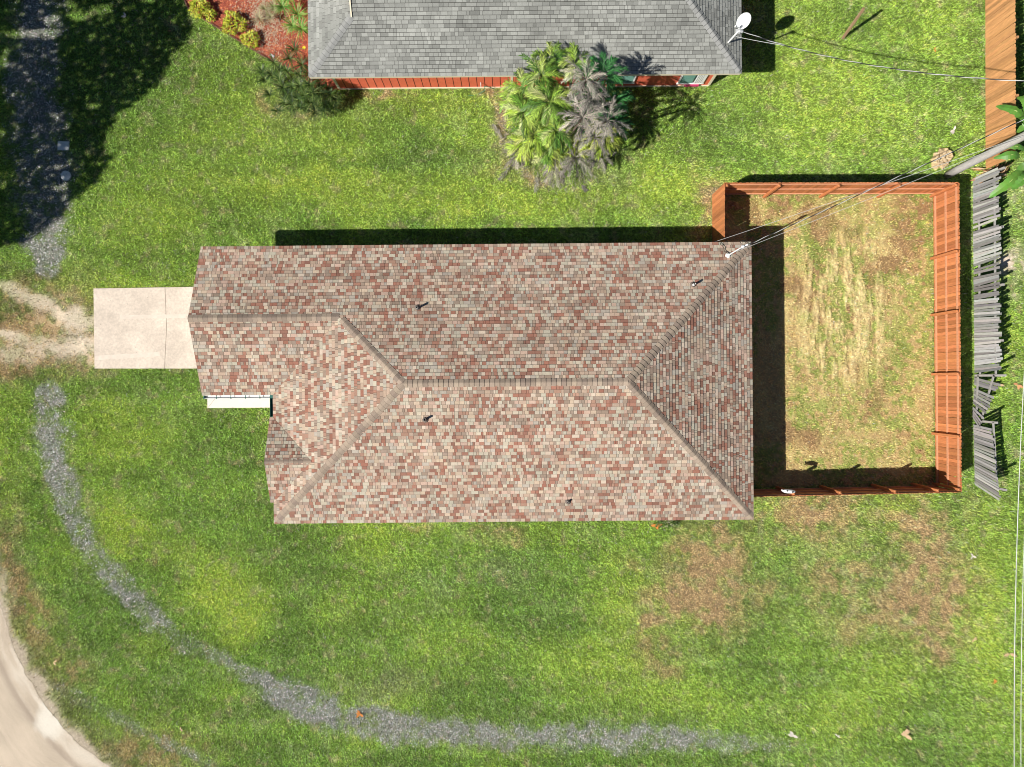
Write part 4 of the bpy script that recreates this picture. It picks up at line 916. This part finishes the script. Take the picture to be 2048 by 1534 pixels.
# stump
sp = P(1880, 318, 0); st = empty('tree_stump', sp, 0, 'pale tan rotting stump on the lawn beside the utility pole base', 'stump')
mb = MB(); n = 22; prof = []
for k in range(n):
    a_ = 2 * math.pi * k / n; r_ = .30 * (1 + .22 * math.sin(2 * a_ + .6) + .16 * random.uniform(-1, 1)); prof.append((math.cos(a_) * r_, math.sin(a_) * r_ * 1.35))
lv = [(1.25, 0), (1.02, .12), (.95, .32)]
vs = [(x_ * s_, y_ * s_, z_ + (random.uniform(-.05, .07) if z_ > .2 else 0)) for s_, z_ in lv for x_, y_ in prof]
vs += [(x_ * .45, y_ * .45 + .03, .14 + random.uniform(0, .05)) for x_, y_ in prof] + [(0, 0, .08)]
fs = [(i * n + k, i * n + (k + 1) % n, (i + 1) * n + (k + 1) % n, (i + 1) * n + k) for i in range(3) for k in range(n)] + [(3 * n + k, 3 * n + (k + 1) % n, 4 * n) for k in range(n)]
mb.mesh(vs, fs, (.50, .37, .21)); part(mb, 'wood', M['husk'], st)
mb = MB()
for i in range(60):
    a_ = random.gauss(4.5, .9); mb.leaf((random.uniform(-.28, .2), random.uniform(-.35, .3), random.uniform(.22, .36)), a_, random.uniform(-.2, .3), random.uniform(.12, .34), random.uniform(.03, .10), .6, vary((.55, .42, .26), .25), segs=3)
part(mb, 'husk', M['deadleaf'], st)

# ---------------------------------------------------------------- shade tree left of the frame (its shadow falls on the lawn)
TS = [(-420, 560), (-200, 540), (-60, 500), (0, 492), (40, 486), (85, 462), (128, 430), (134, 402), (160, 388), (190, 366), (206, 340), (224, 312), (204, 294), (214, 262), (226, 232), (262, 208), (300, 182), (322, 158), (338, 128), (344, 104), (366, 84), (384, 60), (376, 24), (366, -10), (360, -120), (200, -260), (-420, -260)]
TW = [((a - 1024) * K, (767 - b) * K) for a, b in TS]
holes = [(70, 68, 60, 12), (105, 40, 20, 10), (160, 30, 26, 14), (205, 20, 26, 14), (185, 72, 12, 8), (130, 8, 30, 8), (10, 120, 12, 20), (5, 265, 8, 16), (8, 370, 8, 10), (186, 212, 18, 8), (118, 232, 8, 8), (118, 330, 14, 8), (124, 376, 14, 10), (300, 3, 18, 6), (30, 130, 14, 6), (160, 125, 14, 5), (4, 420, 8, 6), (28, 250, 10, 6), (350, 40, 10, 6)]
tree = empty('shade_tree', (-30.5, 7.0, 0), 0, 'broad green shade tree left of the view casting the large lawn shadow', 'tree')
n = 52000; tx = RNG.uniform(-31.6, -13.9, n); ty = RNG.uniform(4.4, 22.5, n)
jx = tx + RNG.normal(0, .07, n); jy = ty + RNG.normal(0, .07, n)
k = inpoly(jx, jy, TW)
for a, b, ra, rb in holes: k &= ~((((jx - (a - 1024) * K) / (ra * K)) ** 2 + ((jy - (767 - b) * K) / (rb * K)) ** 2) < RNG.uniform(.5, 1.4, n))
tx, ty = tx[k], ty[k]; n = len(tx)
cl = fbm(tx * .45, ty * .45, 67, 3); z = 7.0 + 1.6 * RNG.random(n) + cl * 6.5
X = tx - .91 * z; Y = ty - .485 * z
az = RNG.uniform(0, 2 * np.pi, n); tl = RNG.normal(0, .5, n); L = RNG.uniform(.10, .20, n)
ax = np.stack([np.cos(az), np.sin(az), np.sin(tl)], 1); ay = np.stack([-np.sin(az) * .8, np.cos(az) * .8, RNG.normal(0, .4, n)], 1); cen = np.stack([X, Y, z], 1)
V = np.stack([cen - ax * L[:, None], cen - ay * L[:, None] * .55, cen + ax * L[:, None], cen + ay * L[:, None] * .55], 1).reshape(-1, 3)
cc = np.array([(.08, .24, .06), (.09, .28, .06), (.06, .19, .05), (.13, .30, .05)])[RNG.integers(0, 4, n)] * RNG.uniform(.75, 1.25, (n, 1))
o = np_mesh('crown', V - np.array(tree.location), np.arange(4 * n).reshape(-1, 4), np.repeat(cc, 4, 0), M['treeleaf']); o.parent = tree
mb = MB(); mb.tube([(0, 0, -.1), (.1, .1, 2), (.2, .0, 4), (.4, -.1, 6.5)], [.5, .38, .33, .25], 12)
for a_ in (0, .9, 1.9, 2.8, 3.9, 5.2):
    mb.tube([(.2, 0, 3.6), (.2 + 1.6 * math.cos(a_), 1.6 * math.sin(a_), 6), (.2 + 3.4 * math.cos(a_), 3.6 * math.sin(a_), 8.6)], [.2, .13, .05], 8)
part(mb, 'trunk', M['trunk'], tree)

# ---------------------------------------------------------------- small litter
def litter(px, py, s, c, name, label, cat, group=None, n=3):
    if name == 'dead_leaf': group = 'dead leaves scattered on the ground'
    if name == 'paper_scrap': group = 'pale scraps on the grass'
    b = P(px, py, 0); mb = MB()
    for k in range(n): mb.leaf((random.uniform(-s, s) * .12, random.uniform(-s, s) * .12, .05 + .015 * k), random.uniform(0, 6.28), .15, s * random.uniform(.9, 1.4), s * .6, random.uniform(-.3, .5), vary(c, .12), segs=3)
    o = mb.build(name, M['deadleaf']); o.location = b; tag(o, label, cat, group)
W_ = (.68, .63, .55); T_ = (.60, .42, .25); O_ = (.65, .25, .06)
litter(1906, 261, .17, W_, 'pale_leaf', 'round pale leaf on the lawn above the stump', 'leaf', n=4)
litter(1586, 1470, .22, W_, 'paper_scrap', 'pale scrap on the grass past the right end of the gravel track', 'litter')
litter(1673, 1470, .11, W_, 'paper_scrap', 'small white scrap between the two larger pale scraps at the bottom right', 'litter')
litter(1808, 1468, .26, T_, 'leaf_clump', 'tan clump of dead leaves on the bottom right lawn', 'leaf litter', n=7)
litter(2018, 1306, .22, T_, 'dead_leaf', 'tan leaf beside the long wires at the lower right', 'leaf')
litter(1944, 1112, .14, W_, 'dead_leaf', 'pale leaf on the lawn right of the brown grass patch', 'leaf')
litter(1945, 1278, .14, T_, 'dead_leaf', 'tan leaf on bright grass right below the brown patch', 'leaf')
litter(1990, 1364, .13, O_, 'dead_leaf', 'orange leaf low on the bright right-hand grass', 'leaf')
litter(720, 1426, .16, O_, 'dead_leaf', 'orange leaf lying on the gravel track', 'leaf', n=4)
litter(363, 1457, .10, (.62, .40, .30), 'dead_leaf', 'pinkish leaf on grass above the road corner', 'leaf')
litter(1312, 1050, .20, O_, 'orange_debris', 'orange debris beside the south eave of the tan roof', 'litter', n=5)
litter(1996, 770, .17, T_, 'dead_leaf', 'tan leaf right of the collapsing grey fence section', 'leaf')
litter(2034, 770, .2, (.6, .3, .14), 'dead_leaf', 'orange-tan leaf at the far right edge beside the grey fence', 'leaf')
litter(110, 1323, .13, T_, 'dead_leaf', 'tan leaf on the verge above the road curve', 'leaf')
litter(253, 34, .16, W_, 'pale_leaf', 'pale scrap lying in the tree shadow', 'litter')
litter(1868, 100, .10, O_, 'dead_leaf', 'orange leaf on the upper right lawn near the board fence', 'leaf')
# dark low bush below the south eave
shrub(1335, 1046, .42, .16, .35, 300, 'low dark shrub peeking out below the tan roof edge', DKG, lw=.04)

# ---------------------------------------------------------------- grass blades and gravel
def exclude(x, y):
    k = np.zeros(x.shape, bool)
    c_, s_ = math.cos(TH), math.sin(TH); lx = x * c_ + y * s_; ly = y * c_ - x * s_
    k |= (lx > WP[1][0]) & (lx < Ee - wl) & (ly > Ss + wl) & (ly < Nn - wl)
    k |= (lx > GW + wl) & (lx < WP[1][0] + .1) & (ly > GS + wl) & (ly < Nn - wl)
    k |= (lx > wx0) & (lx < wx1) & (ly > wy0) & (ly < wy1)
    jj = np.abs(RNG.normal(0, .035, x.shape)); k |= (x > d0[0].x + jj) & (x < -11.5) & (y > d0[0].y + jj) & (y < d0[3].y - jj)
    k |= (x > -13.26) & (x < -9) & (y > -1.05) & (y < 0)
    k |= inpoly(x, y, BW)
    k |= road_sd(x, y) < RNG.normal(.0, .10, x.shape)
    return k
def blades(n):
    x = RNG.uniform(-27, 27, n); y = RNG.uniform(-21, 21, n)
    k = ~exclude(x, y) & (RNG.random(n) > ss(23.2, 27, np.abs(x))) & (RNG.random(n) > ss(17.4, 21, np.abs(y))); x, y = x[k], y[k]
    c, cov, dry, gr = lawn(x, y)
    k = RNG.random(len(x)) < cov; x, y, c, dry, gr = x[k], y[k], c[k], dry[k], gr[k]; n = len(x)
    ua, ub = x * .5 - y * .87, x * .87 + y * .5; clump = fbm(ua * 4.2, ub * 8.5, 101, 3, .7); z0 = height(x, y)
    L = (.06 + .10 * RNG.random(n)) * (.35 + 1.35 * clump) * (1 - .3 * dry)
    az = RNG.normal(-1.05, 1.1, n) + (clump - .5) * 3; el = np.clip(RNG.normal(.75, .35, n), .12, 1.45)
    wd = RNG.uniform(.008, .018, n)
    hx, hy = np.cos(az), np.sin(az)
    bx = np.stack([x, y, z0], 1); tip = bx + np.stack([hx * np.cos(el) * L, hy * np.cos(el) * L, np.sin(el) * L], 1)
    sd_ = np.stack([-hy * wd, hx * wd, np.zeros(n)], 1)
    V = np.stack([bx - sd_, bx + sd_, tip], 1).reshape(-1, 3)
    g = RNG.uniform(.38, 1.5, (n, 1)) * (.45 + 1.1 * fbm(ua * 6, ub * 13, 111, 2, .7))[:, None]; cc = c * g
    u = RNG.random(n)
    cc[u < .10] = cc[u < .10] * .5 + np.array((.46, .42, .24)) * .5
    pale_ = (u > .985); cc[pale_] = np.array((.55, .55, .48))
    lime = (u > .10) & (u < .22); cc[lime] = cc[lime] * np.array((1.35, 1.2, .9))
    k = dry > .28 ; sel = k & (RNG.random(n) < dry * .7); cc[sel] = cc[sel] * .3 + np.array((.72, .52, .25)) * .7 * RNG.uniform(.7, 1.3, (sel.sum(), 1))
    cc = np.clip(cc, .01, .8)
    return np_mesh('grass', V, np.arange(3 * n).reshape(-1, 3), np.repeat(cc, 3, 0), M['grass'])
tag(blades(1800000), 'short patchy green lawn grass around the houses', 'grass', kind='stuff')
n = 900000; x = RNG.uniform(-23.4, 13, n); y = RNG.uniform(-17.6, 17.6, n)
_, _, _, g = lawn(x, y); k = (RNG.random(n) < g ** 1.2 * .8) & ~exclude(x, y); x, y = x[k], y[k]; n = len(x)
s = .010 + .022 * RNG.random(n) ** 2; base = np.array([(1, 0, 0), (0, 1, 0), (-1, 0, 0), (0, -1, 0), (0, 0, 1), (0, 0, -.4)])
fo = np.array([(0, 1, 4), (1, 2, 4), (2, 3, 4), (3, 0, 4)])
a_ = RNG.uniform(0, 6.28, n); ca, sa = np.cos(a_), np.sin(a_)
bv = base[None] * (s[:, None] * np.stack([RNG.uniform(.7, 1.3, n), RNG.uniform(.7, 1.3, n), RNG.uniform(.6, 1, n)], 1))[:, None, :] * RNG.uniform(.75, 1.2, (n, 6, 1))
V = np.stack([bv[..., 0] * ca[:, None] - bv[..., 1] * sa[:, None] + x[:, None], bv[..., 0] * sa[:, None] + bv[..., 1] * ca[:, None] + y[:, None], bv[..., 2] + .018], -1).reshape(-1, 3)
b = RNG.choice([.66, .46, .28, .12, .80, .56], n); cc = np.stack([b, b * .975, b * .93], 1) * RNG.uniform(.85, 1.1, (n, 3))
tag(np_mesh('gravel', V, (fo[None] + (np.arange(n) * 6)[:, None, None]).reshape(-1, 3), np.repeat(np.clip(cc, 0, .85), 6, 0), M['gravel']), 'grey and white gravel stones along the wheel tracks', 'gravel', kind='stuff')
